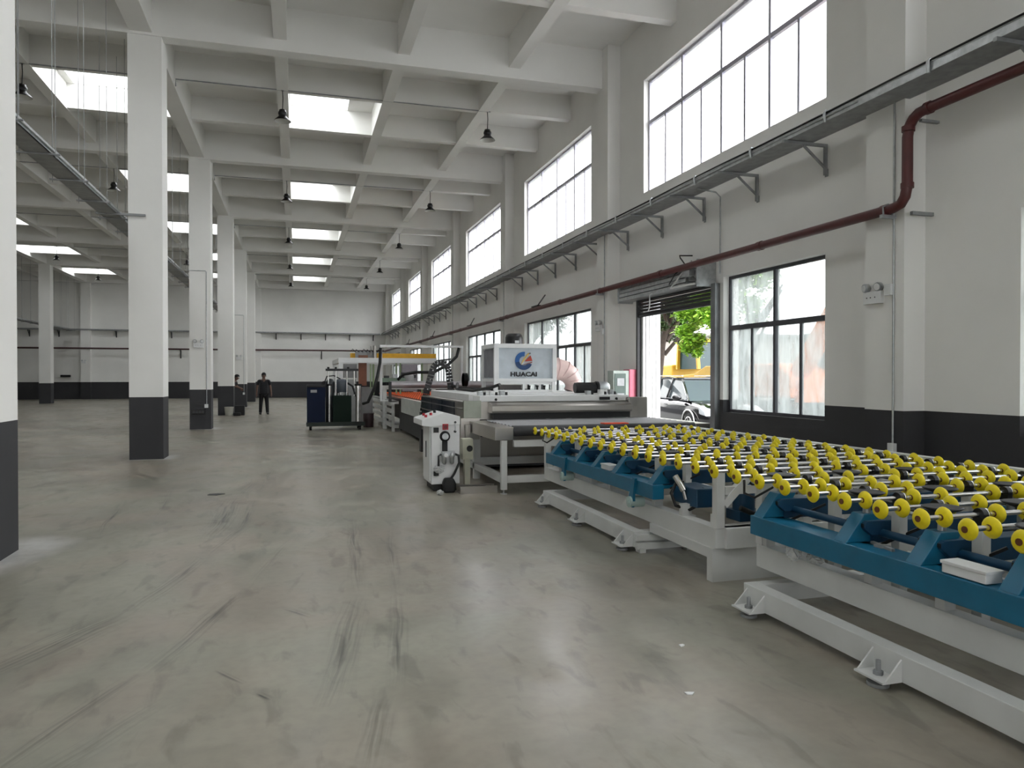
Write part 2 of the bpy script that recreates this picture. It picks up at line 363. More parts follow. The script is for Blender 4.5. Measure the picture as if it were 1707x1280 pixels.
for i, (a, c, y0_, y1_) in enumerate(sky_spots):
    wn += 1; cb = MB(); t = .1
    cb.box(a-t, a, y0_-t, y1_+t, ZC+.25, ZC+.34); cb.box(c, c+t, y0_-t, y1_+t, ZC+.25, ZC+.34)
    cb.box(a, c, y0_-t, y0_, ZC+.25, ZC+.34); cb.box(a, c, y1_, y1_+t, ZC+.25, ZC+.34)
    o = tag(cb.build('window_%d' % wn, M_WALL), 'skylight in the roof of the %s, %s bay from the back wall' % (lab[i % 3], ordn[i//3]), 'skylight', 'skylights in the roof', 'structure')
    g = MB(); g.box(a-t, c+t, y0_-t, y1_+t, ZC+.34, ZC+.36); g.build('pane', M_SKYL, o)
    if i//3 > 0: portal('skylight_portal', ((a+c)/2, (y0_+y1_)/2, ZC+.33), (0, 0, 0), c-a, y1_-y0_)

# ------------------------------------------------------------------ columns
def column(x, y, label, grp=None):
    b = MB(); b.box(x, x+.6, y, y+.6, 0, 8.2)
    o = b.build('column', M_WALL, base=(x+.3, y+.3, 0)); tag(o, label, 'column', grp, 'structure'); return o
cl = ['square column behind the camera', 'square white column at the left picture edge with charcoal foot', 'large square white column, second in the row, tray strut beside it',
      'white column with twin-spot emergency light and a black socket strip', 'white column hiding a person, fourth in the row', 'white column behind the black crate, with an emergency light',
      'white column farthest down the row']
for k in range(-1, 6):
    column(-3.06, 7.2+S*k, cl[k+1])
for k in range(-1, 6):
    column(-14.4, 7.2+S*k, 'dim white column of the second column line, %s from the back' % ordn[k+1])

# ------------------------------------------------------------------ windows of the right wall
alum = mat('window_alloy', (176, 174, 186), .4, .1, var=.1)
alumd = mat('window_alloy_dark', (74, 75, 80), .45, .35, var=.1)
def window(ya, yb, z0, z1, zt, ncol, glass, fm, label):
    global wn
    wn += 1; X = 7.14; fr = MB(); w2 = .03
    fr.box(X-w2, X+w2, ya, yb, z0, z0+.05); fr.box(X-w2, X+w2, ya, yb, z1-.05, z1)
    fr.box(X-w2, X+w2, ya, ya+.05, z0+.05, z1-.05); fr.box(X-w2, X+w2, yb-.05, yb, z0+.05, z1-.05)
    o = tag(fr.build('window_%d' % wn, fm), label, 'window', kind='structure')
    t = MB(); t.box(X-w2-.005, X+w2, ya+.05, yb-.05, zt-.04, zt+.04); t.build('transom', fm, o)
    cw = (yb-ya-.1)/ncol
    for i in range(ncol):
        c0, c1 = ya+.05+i*cw, ya+.05+(i+1)*cw
        if i: t = MB(); t.box(X-w2-.01, X+w2, c0-.03, c0+.03, z0+.05, z1-.05); t.build('mullion', fm, o)
        g = MB(); g.box(X-.004, X+.004, c0, c1, zt+.04, z1-.05); g.build('pane', glass, o)
        cm = (c0+c1)/2
        t = MB(); t.box(X-.03, X+.01, cm-.025, cm+.025, z0+.05, zt-.04); t.build('sash_stile', fm, o)
        for (p0, p1, dx) in ((c0, cm, -.012), (cm, c1, .006)):
            g = MB(); g.box(X+dx-.003, X+dx+.003, p0, p1, z0+.05, zt-.04); g.build('pane', glass, o)
    return o
for k in range(-2, 6):
    ya = 8.54+S*k; nm = ordn[k+2]
    window(ya, ya+5.53, 5.43, 7.78, 6.9, 4, M_GLASS, alum, 'high window above the cable tray, %s one counted from the back wall' % nm)
    if k == 0: window(8.54, 11.06, .99, 3.3, 2.42, 2, M_FROST, alumd, 'low dirty-paned window right of the open doorway')
    else: window(ya, ya+5.53, .99, 3.3, 2.42, 4, M_FROST, alumd, 'low dirty-paned window under the red pipe, %s one counted from the back wall' % nm)

for i, (a, c) in enumerate(BACKW):
    for z0, z1, nm in ((1.0, 3.6, 'wide'),):
        wn += 1; fr = MB(); y = Y0-.16
        fr.box(a, c, y-.03, y+.03, z0, z0+.06); fr.box(a, c, y-.03, y+.03, z1-.06, z1); fr.box(a, a+.06, y-.03, y+.03, z0, z1); fr.box(c-.06, c, y-.03, y+.03, z0, z1)
        o = tag(fr.build('window_%d' % wn, alum), '%s window of the back wall, %s from its right end' % (nm, ordn[[1, 0, 3, 2, 5, 4][i]]), 'window', kind='structure')
        for j in (1, 2, 3): t = MB(); q = a+(c-a)*j/4; t.box(q-.03, q+.03, y-.03, y+.03, z0, z1); t.build('mullion', alum, o)
        for j in range(4): g = MB(); g.box(a+(c-a)*j/4, a+(c-a)*(j+1)/4, y-.004, y+.004, z0+.06, z1-.06); g.build('pane', M_GLASS, o)

# ------------------------------------------------------------------ roller door
drail = mat('door_rail', (126, 128, 130), .4, .7)
d = thing('door_1', (7.0, 12.75, 0), 'open roller shutter doorway in the right wall, looking onto a car', 'door', kind='structure')
b = MB(); b.box(6.9, 7.02, 11.16, 11.3, 0, 3.2); b.build('guide_rail', drail, d)
b = MB(); b.box(6.93, 7.02, 14.2, 14.27, 0, 3.2); b.build('guide_rail', dark, d)
b = MB(); b.box(7.02, 7.3, 11.2, 11.32, 0, 3.2); b.box(7.02, 7.08, 11.32, 11.36, 0, 3.2); b.build('door_post', dark, d)
b = MB(); b.box(7.02, 7.42, 14.12, 14.2, 0, 3.2)
for i in range(4): b.box(7.08+i*.08, 7.11+i*.08, 14.1, 14.12, 0, 3.2)
b.build('jamb_panel', white2, d)
b = MB()
for i in range(5): b.prism([(6.97, 2.88+i*.065), (6.985, 2.885+i*.065), (6.985, 2.935+i*.065), (6.97, 2.94+i*.065), (6.955, 2.91+i*.065)], 'y', 11.28, 14.22)
b.box(6.95, 7.0, 11.28, 14.22, 2.84, 2.88); b.build('shutter_curtain', dark, d)
b = MB()
for i in range(4): b.prism([(6.66+.01*i, 3.2+i*.085), (6.66+.01*i, 3.26+i*.085), (6.69, 3.28+i*.085), (6.99, 3.28+i*.085), (6.99, 3.2+i*.085)], 'y', 11.75, 14.55)
b.build('shutter_housing', galv, d)
b = MB(); b.box(6.64, 6.99, 14.55, 14.58, 3.16, 3.6); b.box(6.62, 6.99, 11.28, 11.3, 3.15, 3.62); b.build('end_plate', galv, d)
b = MB(); b.cyl((6.82, 11.35, 3.42), (6.82, 11.62, 3.42), .09, 12); b.box(6.72, 6.92, 11.62, 11.74, 3.3, 3.52); b.box(6.6, 6.7, 11.5, 11.74, 3.36, 3.46); b.build('shutter_motor', galv_d, d)
b = MB(); b.bar((6.62, 11.32, 3.2), (6.62, 12.2, 3.22), .03, .03); b.bar((6.62, 12.2, 3.22), (6.62, 11.45, 3.62), .02, .02); b.bar((6.62, 11.3, 3.22), (6.95, 11.3, 3.22), .03); b.build('motor_bracket', white, d)
b = MB(); b.tube([(6.6, 13.0, 3.18), (6.6, 13.0, 3.0), (6.6, 13.02, 2.92), (6.6, 13.06, 2.88)], .012, 6); b.tube([(6.6, 13.0, 3.18), (6.66, 13.0, 3.22)], .012, 6); b.build('pull_hook', white, d)
b = MB(); b.tube([(6.7, 11.7, 3.5), (6.62, 11.85, 3.72), (6.66, 11.95, 3.78), (6.95, 12.0, 3.8)], .012, 6); b.tube([(6.64, 12.3, 3.3), (6.6, 12.0, 3.45), (6.66, 11.7, 3.58)], .01, 6); b.build('motor_cable', black, d)

# ------------------------------------------------------------------ right cable tray with brackets
ct = thing('cable_tray', (6.55, 3, 4.78), 'long galvanised cable tray on wall brackets under the high windows', 'cable tray')
b = MB(); b.box(6.36, 6.76, 3, Y1-.4, 4.78, 4.79); b.build('tray_floor', galv_d, ct)
b = MB(); b.box(6.35, 6.36, 3, Y1-.4, 4.78, 4.87); b.box(6.35, 6.375, 3, Y1-.4, 4.865, 4.875); b.box(6.76, 6.77, 3, Y1-.4, 4.78, 4.87); b.build('tray_lip', galv, ct)
b = MB(); b.tube([(6.345, y, 4.885+.006*math.sin(y*1.3)) for y in [3+i*1.2 for i in range(46)]], .012, 6); b.build('cable', black, ct)
b = MB(); b.tube([(6.34, y, 4.83+.004*math.sin(y)) for y in [7.2+i*1.2 for i in range(42)]], .013, 6); b.build('conduit', galv, ct)
br = MB(); br.box(.36, .4, -.02, .02, -.43, -.03); br.box(-.3, .4, -.02, .02, -.05, -.01); br.bar((0.02, 0, -.05), (.37, 0, -.33), .03, .025, up=(0, 1, 0)); br.box(.395, .405, -.03, .03, -.45, -.35)
bm_ = br.mesh('bracket', galv_d)
cpm = MB(); cpm.tube([(-.215, 0, -.02), (-.225, 0, .1), (-.2, .0, .125), (-.17, 0, .1)], .018, 8); cpm = cpm.mesh('clamp', galv)
y = 5.38
while y < Y1-1.2:
    pier = any(6.75+S*k < y < 7.55+S*k for k in range(-2, 7))
    if not pier: put('bracket', bm_, ct, (6.57-6.55+.02, y-3, 4.785-4.78))
    put('clamp', cpm, ct, (0, y-3+.8, 0)); y += 1.565
b = MB(); b.tube([(6.5, 11.06, 4.76), (6.85, 11.06, 4.72), (6.96, 11.1, 4.66), (6.96, 11.1, 3.35)], .013, 6)
tag(b.build('conduit_drop', galv), 'thin steel conduit dropping from the tray to the roller door', 'conduit')

# ------------------------------------------------------------------ red pipe
rpth = [(6.66, 3.0, 4.54), (6.66, 6.5, 4.54), (6.66, 6.62, 4.53), (6.66, 6.70, 4.49), (6.655, 6.75, 4.42), (6.64, 6.76, 4.3), (6.62, 6.74, 3.75), (6.61, 6.76, 3.63), (6.61, 6.82, 3.56), (6.605, 6.92, 3.535), (6.6, 7.1, 3.53), (6.6, Y1-.5, 3.53)]
rpipe = thing('red_pipe', (6.6, 7, 3.53), 'dark red fire main running along the right wall below the tray', 'pipe')
b = MB(); b.tube(rpth, .058, 14); b.build('pipe_run', redp, rpipe)
b = MB()
for p, q in (((6.66, 6.46, 4.54), (6.66, 6.52, 4.54)), ((6.64, 6.75, 4.42), (6.64, 6.75, 4.36)), ((6.625, 6.745, 3.78), (6.625, 6.745, 3.72)), ((6.6, 7.0, 3.53), (6.6, 7.08, 3.53))): b = MB(); b.cyl(p, q, .07, 14); b.build('coupling', redp, rpipe)
for yy in (9.4, 12.5, 18, 23, 30, 38): b = MB(); b.cyl((6.6, yy, 3.53), (6.6, yy+.1, 3.53), .068, 14); b.build('coupling', redp, rpipe)
sup = MB(); sup.box(-.1, .4, -.02, .02, -.1, -.06); sup.box(.36, .4, -.03, .03, -.14, -.02); sup.tube([(-.065, 0, -.06), (-.068, 0, .03), (0, 0, .066), (.068, 0, .03), (.065, 0, -.06)], .01, 6)
sm_ = sup.mesh('pipe_support', galv_d)
for k in range(0, 6): put('pipe_support', sm_, rpipe, (0, 7.2+S*k-7-.15 if k else .0, 0))
for q in ((6.7, 7.0, 6.74, 6.78, 3.43, 3.47), (6.7, 6.95, 6.62, 6.66, 4.44, 4.47)): b = MB(); b.box(*q); b.build('support_arm', galv_d, rpipe)
b = MB()
for yy in (19.6, 28.0, 36.4, 44.8): b.bar((6.6, yy+.25, 3.63), (6.6, yy-.35, 3.84), .03, .02); b.box(6.55, 6.66, yy+.2, yy+.75, 3.59, 3.62)
b.build('stay_clip', blackp, rpipe)

# ------------------------------------------------------------------ conduit runs and emergency lights
def emergency_light(name, loc, axis, label, grp='twin-spot emergency lights'):
    """axis: 'x' faces -X, 'y' faces -Y; loc is the middle of the back plate"""
    t = thing(name, loc, label, 'emergency light', grp)
    def P(u, v, z): return (loc[0]-v, loc[1]-u, loc[2]+z) if axis == 'x' else (loc[0]+u, loc[1]-v, loc[2]+z)
    def bx(m, u0, u1, v0, v1, z0, z1):
        a, c = P(u0, v0, z0), P(u1, v1, z1); m.box(min(a[0], c[0]), max(a[0], c[0]), min(a[1], c[1]), max(a[1], c[1]), a[2], c[2])
    m = MB(); bx(m, -.14, .14, 0, .055, -.09, .06); m.build('housing', white2, t, bevel=.006)
    m = MB()
    for u in (-.08, -.02, .05): bx(m, u, u+.012, .055, .06, -.02, -.008)
    m.build('indicator', blackp, t)
    for s in (-1, 1):
        m = MB(); m.lathe(P(s*.09, .0, .115), P(s*.11, .1, .1), [(0, .03), (.02, .052), (.06, .056), (.075, .05)], 12); h = m.build('lamp_head', galv, t)
        m = MB(); m.lathe(P(s*.1045, .0735, .104), P(s*.11, .1, .1), [(0, .04), (.006, .038)], 12); m.build('lens', white2, h)
        m = MB(); m.tube([P(s*.085, .03, .05), P(s*.09, .03, .08)], .012, 6); m.build('swivel', galv_d, t)
    return t
emergency_light('emergency_light', (6.7, 7.3, 2.56), 'x', 'twin-spot emergency light on the near pier of the right wall', None)
emergency_light('emergency_light', (6.7, 7.3+S, 2.72), 'x', 'small emergency light on the pier beyond the doorway', None)
emergency_light('emergency_light', (-2.8, 7.2+S*2, 2.55), 'y', 'emergency light on the column with the socket strip', None)
emergency_light('emergency_light', (-2.82, 7.2+S*4, 2.55), 'y', 'emergency light on a far column above the hidden person', None)
emergency_light('emergency_light', (-14.2, Y1-.35, 2.6), 'y', 'dim emergency light on the end-wall pier at the left', None)
emergency_light('emergency_light', (-2.95, Y1-.35, 2.6), 'y', 'tiny emergency light on the end-wall pier behind the column row', None)
for k, lb in ((0, 'steel conduit with sockets on the near pier of the right wall'), (1, 'steel conduit on the pier beyond the doorway'), (2, 'steel conduit on the third pier of the right wall'), (3, 'steel conduit on the fourth pier of the right wall')):
    yy = 7.0+S*k; t = thing('wall_conduit', (6.69, yy, .78), lb, 'conduit', 'conduits on the wall piers')
    b = MB(); b.tube([(6.685, yy, .8), (6.685, yy, 4.78)], .012, 6); b.build('conduit_pipe', galv, t)
    b = MB(); b.box(6.65, 6.7, yy-.045, yy+.045, .7, .82); b.build('socket_box', white2, t)
    b = MB(); b.box(6.64, 6.7, yy+.0, yy+.1, 2.55, 2.68); b.build('junction_box', white2, t)
for k in (2, 4):
    yy = 7.19+S*k; t = thing('column_conduit', (-2.58, yy, .7), 'conduit and socket on the column with the black socket strip' if k == 2 else 'conduit and socket on the far column with an emergency light', 'conduit')
    b = MB(); b.tube([(-2.58, yy, .75), (-2.58, yy, 4.75), (-2.6, yy, 4.78), (-3.15, yy, 4.78)], .012, 6); b.build('conduit_pipe', galv, t)
    b = MB(); b.box(-2.64, -2.54, yy-.04, yy+.01, .65, .76); b.build('socket_box', white2, t)
t = thing('socket_strip', (-2.85, 23.93, .5), 'black multi-socket strip hung low on the third column', 'socket strip')
b = MB(); b.box(-3.0, -2.64, 23.92, 23.972, .47, .6); b.build('strip_body', blackp, t, bevel=.01)
b = MB()
for i in range(4): b.box(-2.97+i*.085, -2.91+i*.085, 23.915, 23.92, .5, .57)
b.build('socket', dark, t)
b = MB(); b.tube([(-2.66, 23.94, .59), (-2.6, 23.94, .62), (-2.58, 23.95, .66)], .01, 6); b.build('plug_lead', black, t)

# ------------------------------------------------------------------ ceiling conduits and pendant lamps
lampm = MB()
lampm.tube([(0, 0, 0), (.01, .005, -.2), (0, 0, -.45)], .011, 6)
cord = lampm.mesh('cord', black)
lm = MB(); lm.lathe((0, 0, -.45), (0, 0, -1), [(0, .03), (.015, .075), (.06, .085), (.07, .1), (.12, .1), (.14, .085), (.16, .09)], 18); housing = lm.mesh('driver_housing', blackp)
lm = MB(); lm.lathe((0, 0, -.6), (0, 0, -1), [(0, .08), (.05, .12), (.11, .185), (.13, .195)], 20, caps=False); lm.lathe((0, 0, -.6), (0, 0, -1), [(.001, .07), (.05, .11), (.11, .178), (.131, .19)], 20, 1, caps=False)
shade = lm.mesh('lamp_shade', [blackp, mat('reflector', (205, 205, 200), .35)])
first = None
def where(x):
    return {-.28: 'from the back in the row beside the skylights', 4.72: 'from the back in the row near the high windows', -5.65: 'from the back in the row left of the columns', -11.9: 'from the back in the leftmost row'}[x]
for k in range(-1, 6):
    yr = rows[0]+S*(k+2)+2.6
    for x in (-.28, 4.72, -5.65, -11.9):
        if yr < 0 : continue
        t = thing('pendant_lamp', (x, yr, 8.36), 'black bell pendant lamp, %s %s' % (ordn[k+1], where(x)), 'lamp', 'black pendant lamps under the ribs')
        put('cord', cord, t, (0, 0, 0)); put('driver_housing', housing, t, (0, 0, 0)); put('lamp_shade', shade, t, (0, 0, 0))
    b = MB(); b.tube([(-2.6, yr, 8.2), (-2.6, yr, 8.36), (4.8, yr, 8.36)], .014, 6); b.tube([(-12, yr, 8.36), (-3.1, yr, 8.36)], .014, 6)
    for x in (-.28, 4.72, -5.65, -11.9): b.cyl((x, yr, 8.35), (x, yr, 8.38), .045, 10)
    b.build('lamp_conduit', galv_d, ceil)

# ------------------------------------------------------------------ suspended trays left of the columns
def hung_tray(x0, x1, z, ya, yb, label, rods=True, xs_=(.03, -.03)):
    t = thing('hanging_cable_tray', ((x0+x1)/2, ya, z), label, 'cable tray')
    b = MB(); b.box(x0, x1, ya, yb, z, z+.012); b.build('tray_floor', galv_d, t)
    b = MB(); b.box(x1-.01, x1, ya, yb, z, z+.1); b.box(x0, x0+.01, ya, yb, z, z+.1); b.box(x1-.03, x1, ya, yb, z+.1, z+.108); b.build('tray_lip', galv, t)
    b = MB(); b.tube([(x1+.02, y_, z+.05) for y_ in (ya, yb)], .014, 6); b.build('conduit', galv, t)
    y_ = ya+1.1
    crm = MB(); crm.box(-(x1-x0)/2-.1, (x1-x0)/2+.12, -.015, .015, -.024, -.002); crm = crm.mesh('hanger_bar', galv_d)
    rdm = MB()
    for q in (-(x1-x0)/2-.06, (x1-x0)/2+.06): rdm.cyl((q, 0, -.06), (q, 0, 8.37-z), .005, 6)
    rdm = rdm.mesh('hanger_rod', galv_d)
    while y_ < yb:
        put('hanger_bar', crm, t, (0, y_-ya, 0))
        if rods: put('hanger_rod', rdm, t, (0, y_-ya, 0))
        y_ += 1.45
hung_tray(-3.56, -3.24, 4.68, -4, 57.6, 'galvanised cable tray hung on rods just left of the column row')
hung_tray(-15.05, -14.7, 4.75, 20, 57.6, 'dim cable tray hung beside the second column line')
t = thing('column_strut', (-3.0, 15.5, 4.7), 'steel strut reaching from the hung tray across the second column', 'strut')
b = MB(); b.box(-3.6, -2.75, 15.53, 15.58, 4.66, 4.7); b.build('strut_bar', galv_d, t)
# end wall tray and pipe
t = thing('end_wall_tray', (-8, Y1-.3, 4.8), 'cable tray on brackets across the end wall', 'cable tray')
b = MB(); b.box(XL+.2, 6.3, Y1-.42, Y1-.08, 4.83, 4.92); b.build('tray_floor', galv_d, t)
bk = MB(); bk.box(-.03, .03, -.06, -.0, -.45, 0); bk.bar((0, -.38, -.02), (0, -.02, -.4), .04, .04); bk.box(-.03, .03, -.42, 0, -.05, 0); bkm = bk.mesh('bracket', dark)
x = -23
while x < 6.3: 
    if not any(a-.2 < x < a+.8 for a in (-3.06, -14.4)): put('bracket', bkm, t, (x+8, .3, .0))
    x += 1.8
t = thing('end_wall_pipe', (-8, Y1-.4, 3.56), 'dark red pipe across the end wall', 'pipe')
b = MB(); b.cyl((XL+.2, Y1-.42, 3.56), (6.6, Y1-.42, 3.56), .06, 10); b.build('pipe_run', mat('end_pipe', (70, 40, 40), .5), t)
b = MB()
for x in (-20, -11, -8, -5, 1.9, 4.5): b.bar((x, Y1-.38, 3.5), (x, Y1-.02, 3.35), .05, .04); b.box(x-.04, x+.04, Y1-.05, Y1, 2.9, 3.5)
b.build('pipe_bracket', dark, t)

# ================================================================== roller tables
ZR = .9                                   # roller axis height
wm = MB(); wm.lathe((-.019, 0, 0), (.03, 0, 0), [(0, .014), (.002, .034), (.01, .047), (.019, .052), (.028, .047), (.036, .034), (.038, .014)], 18, caps=False)
wm.lathe((-.024, 0, 0), (.034, 0, 0), [(0, .016), (.048, .016)], 10, 1)
wheel_me = wm.mesh('wheel', [yellow, yhub])
bm2 = MB(); bm2.box(-.018, .018, -.03, .03, -.06, -.012); bm2.cyl((-.016, 0, 0), (.016, 0, 0), .034, 14); bearing_me = bm2.mesh('bearing', blackp)
br2 = MB(); br2.lathe((.017, 0, 0), (.04, 0, 0), [(0, .034), (.014, .032), (.016, .02)], 14); ring_me = br2.mesh('bearing_ring', chrome)
WX = [0, .14, .29, .48, .68, .87, 1.07, 1.27, 1.47, 1.67, 1.87, 2.07]

CUPX = (3.22, 3.76, 4.32)
def roller(t, ty, y, seed, arms=()):
    sh = MB(); sh.cyl((.0, 0, 0), (2.16, 0, 0), .0135, 8)
    if 'shaft' not in MATS: MATS['shaft'] = sh.mesh('roller', chrome)
    r = put('roller', MATS['shaft'], t, (2.95-3, y-ty, ZR))
    off = [0, .03, -.02, .015, 0, -.015][seed % 6]
    for i, x in enumerate(WX):
        if any(abs(y-a) < .15 for a in arms) and any(abs(2.95+x-c) < .09 for c in CUPX): continue
        q = put('wheel', wheel_me, r, (x+(off if i > 1 else 0), 0, 0))
    for x in (.375, 1.17, 1.97): put('bearing', bearing_me, r, (x, 0, 0)); put('bearing_ring', ring_me, r, (x, 0, 0))
    return r

def cup_post(t, x, y, lean=0):
    """rubber suction cup on a short spring post standing on a blue arm"""
    m = MB(); m.lathe((x, y, .86), (x, y, 1), [(0, .02), (.03, .03), (.052, .088), (.062, .1), (.066, .09)], 20); m.build('suction_cup', black, t)
    m = MB(); m.cyl((x, y, .75), (x, y, .865), .022, 10); m.cyl((x+.07, y, .76), (x+.07, y, .785), .03, 10); m.build('cup_post', galv, t)

def roller_table(ty0, ty1, ry, arms, base, label, hooks, near_end):
    ty = ty0; t = thing('roller_table', (3, ty, 0), label, 'roller table', 'roller tables with yellow wheels')
    # white welded frame
    for x in (3.12, 5.06):
        m = MB(); m.box(x, x+.1, ty0+.05, ty1-.02, .26, .42); m.build('side_rail', white, t, bevel=.004)
    for y in (ty0+.05, ty1-.12):
        m = MB(); m.box(3.22, 5.06, y, y+.1, .3, .42); m.build('cross_rail', white, t, bevel=.004)
    n = int((ty1-ty0)/.5)
    for i in range(n+1):
        y = ty0+.08+i*(ty1-ty0-.2)/n
        m = MB(); m.box(3.13, 3.2, y, y+.06, .42, .52); m.build('spacer_block', white, t)
    # posts carrying the bearings
    for x, st in ((3.3, 1), (4.1, 2), (4.9, 2)):
        for j, y in enumerate(ry):
            if ((j % 2) if x < 3.5 else (j % 3)): continue
            if not ty0 < y < ty1: continue
            m = MB(); m.box(x-.0, x+.06, y-.03, y+.03, .3 if x < 3.5 else .36, .84); m.build('post', white, t, bevel=.003)
    for x in (4.08, 4.88, 3.28):
        m = MB(); m.box(x, x+.1, ty0+.1, ty1-.12, .26, .36); m.build('bearer', white, t)
    for y in (ty0+.03, ty1-.08):
        for x in (3.12, 5.08):
            m = MB(); m.box(x, x+.07, y, y+.07, .42, .86); m.build('corner_post', white, t, bevel=.003)
    m = MB(); m.box(5.18, 5.26, ty0+.0, ty1+.08, .86, .91); m.build('edge_rail', white, t, bevel=.004)
    m = MB(); m.box(5.17, 5.19, ty0, ty1, .62, .8); m.build('rail_gap_shade', dark, t)  # dark strip painting in the shade of the gap below the edge rail
    for i in range(6):
        y = ty0+.15+i*(ty1-ty0-.3)/5; m = MB(); m.box(5.2, 5.24, y-.02, y+.02, .4, .86); m.build('rail_post', white, t)
    # blue tilting frame
    b0, b1 = base
    m = MB(); m.box(3.02, 3.13, b0, b1, .51, .64); m.build('tilt_beam', blue, t, bevel=.005)
    m = MB(); m.box(3.13, 3.24, b0+.02, b1-.02, .6, .63); m.build('beam_shelf', blue, t)
    m = MB(); m.box(4.95, 5.05, b0, b1, .51, .64); m.build('tilt_beam', blue, t, bevel=.005)
    m = MB(); m.cyl((3.27, b0+.05, .69), (3.27, b1-.05, .69), .024, 12); m.build('torsion_tube', blue_d, t)
    for y in arms:
        m = MB(); m.prism([(3.03, .64), (3.2, .64), (3.3, .8), (3.16, .8)], 'y', y-.05, y+.05); m.build('arm_bracket', blue, t, bevel=.004)
        m = MB(); m.box(3.2, 5.0, y-.055, y+.055, .63, .755); m.build('tilt_arm', blue_d, t, bevel=.004)
        m = MB(); m.prism([(3.14, .755), (3.14, .72), (3.19, .68), (3.42, .68), (3.42, .765), (3.16, .765)], 'y', y-.075, y+.075); h_ = m.build('arm_head', blue_d, t, bevel=.004); m = MB(); m.prism([(3.135, .75), (3.135, .73), (3.15, .712), (3.19, .69), (3.2, .75)], 'y', y-.07, y+.07); m.build('end_cap', black, h_)
        for q in CUPX: cup_post(t, q, y)
        m = MB(); m.bar((3.2, y-.06, .6), (3.42, y-.2, .74), .015, .015); m.build('air_line', black, t)
    for y in hooks:
        m = MB(); m.prism([(y-.09, .66), (y-.04, .66), (y+.045, .47), (y+.05, .42), (y+.02, .38), (y-.03, .38), (y-.05, .42), (y-.05, .5)], 'x', 2.995, 3.02); m.build('pivot_lug', blue, t)
        m = MB(); m.cyl((2.975, y, .43), (3.12, y, .43), .052, 16); m.cyl((2.965, y, .43), (2.975, y, .43), .022, 10); m.build('pivot_cap', mat('pale_green_cap', (170, 190, 184), .45), t, bevel=.004)
    for j, y in enumerate(ry): roller(t, ty, y, j, arms)
    # drive belts under the wheels, seen as dark strips between the shafts
    for x in (3.36, 4.16, 4.96):
        m = MB(); m.box(x, x+.035, ty0+.1, ty1-.05, .845, .86); m.build('drive_belt', dark, t)
    m = MB(); m.tube([(3.06, near_end+.26, .86), (3.02, near_end+.2, .78), (3.05, near_end+.12, .76), (3.14, near_end+.04, .84)], .009, 6); m.build('air_hose', black, t)
    return t

ry_near = [4.49-.264*i for i in range(14)]
ry_far = [9.0-.264*i for i in range(17)]
tn = roller_table(.9, 4.52, ry_near, [4.358, 3.566, 3.038, 2.51, 1.982, 1.454], (.95, 4.43), 'nearest roller table of yellow wheels over a teal beam, running out of the right edge', [], 4.3)
tf = roller_table(4.98, 9.15, ry_far, [8.604, 7.812, 7.284, 6.756, 5.964], (5.88, 8.78), 'farther roller table of yellow wheels, beside the glass washing machine', [8.1, 6.28], 8.7)

# end frame braces of the far table facing the camera
m = MB(); m.box(3.2, 5.08, 5.0, 5.1, .26, .42); m.build('end_rail', white, tf, bevel=.004)
for x in (3.52, 3.9, 4.3):
    m = MB(); m.box(x, x+.08, 5.0, 5.07, .42, .86); m.build('end_post', white, tf)
for (p, q) in (((3.19, 5.04, .6), (3.44, 5.04, .84)), ((3.64, 5.04, .82), (3.96, 5.04, .45))):
    m = MB(); m.bar(p, q, .06, .06, up=(0, 1, 0)); m.build('brace', white, tf)
m = MB(); m.box(3.2, 3.52, 5.02, 5.07, .68, .74); m.box(3.6, 5.08, 5.02, 5.07, .68, .74); m.build('end_tie', white, tf)
m = MB(); m.cyl((3.55, 5.3, .42), (3.55, 5.3, .72), .09, 14); m.cyl((3.55, 5.3, .72), (3.55, 5.3, .8), .06, 12); m.box(3.45, 3.68, 5.2, 5.4, .42, .5); m.build('gear_motor', blue_d, tf)
m = MB(); m.tube([(3.4, 5.12, .55), (3.6, 5.1, .46), (3.8, 5.14, .5), (4.0, 5.2, .62)], .022, 8); m.tube([(3.44, 5.1, .84), (3.42, 5.06, .78), (3.46, 5.04, .74), (3.56, 5.04, .77)], .01, 6); m.build('cable_loop', black, tf)
m = MB(); m.cyl((3.14, 5.7, .74), (3.18, 5.62, .62), .028, 10); m.cyl((3.18, 5.62, .62), (3.19, 5.6, .55), .018, 10); m.build('air_filter', chrome, tf)
m = MB(); m.tube([(3.16, 5.7, .7), (3.08, 5.66, .6), (3.1, 5.62, .5), (3.2, 5.56, .47), (3.26, 5.5, .52), (3.3, 5.5, .66)], .014, 8); m.build('air_hose', black, tf)
m = MB(); m.box(3.2, 3.42, 5.45, 5.85, .5, .66); m.build('valve_box', blue_d, tf, bevel=.01)

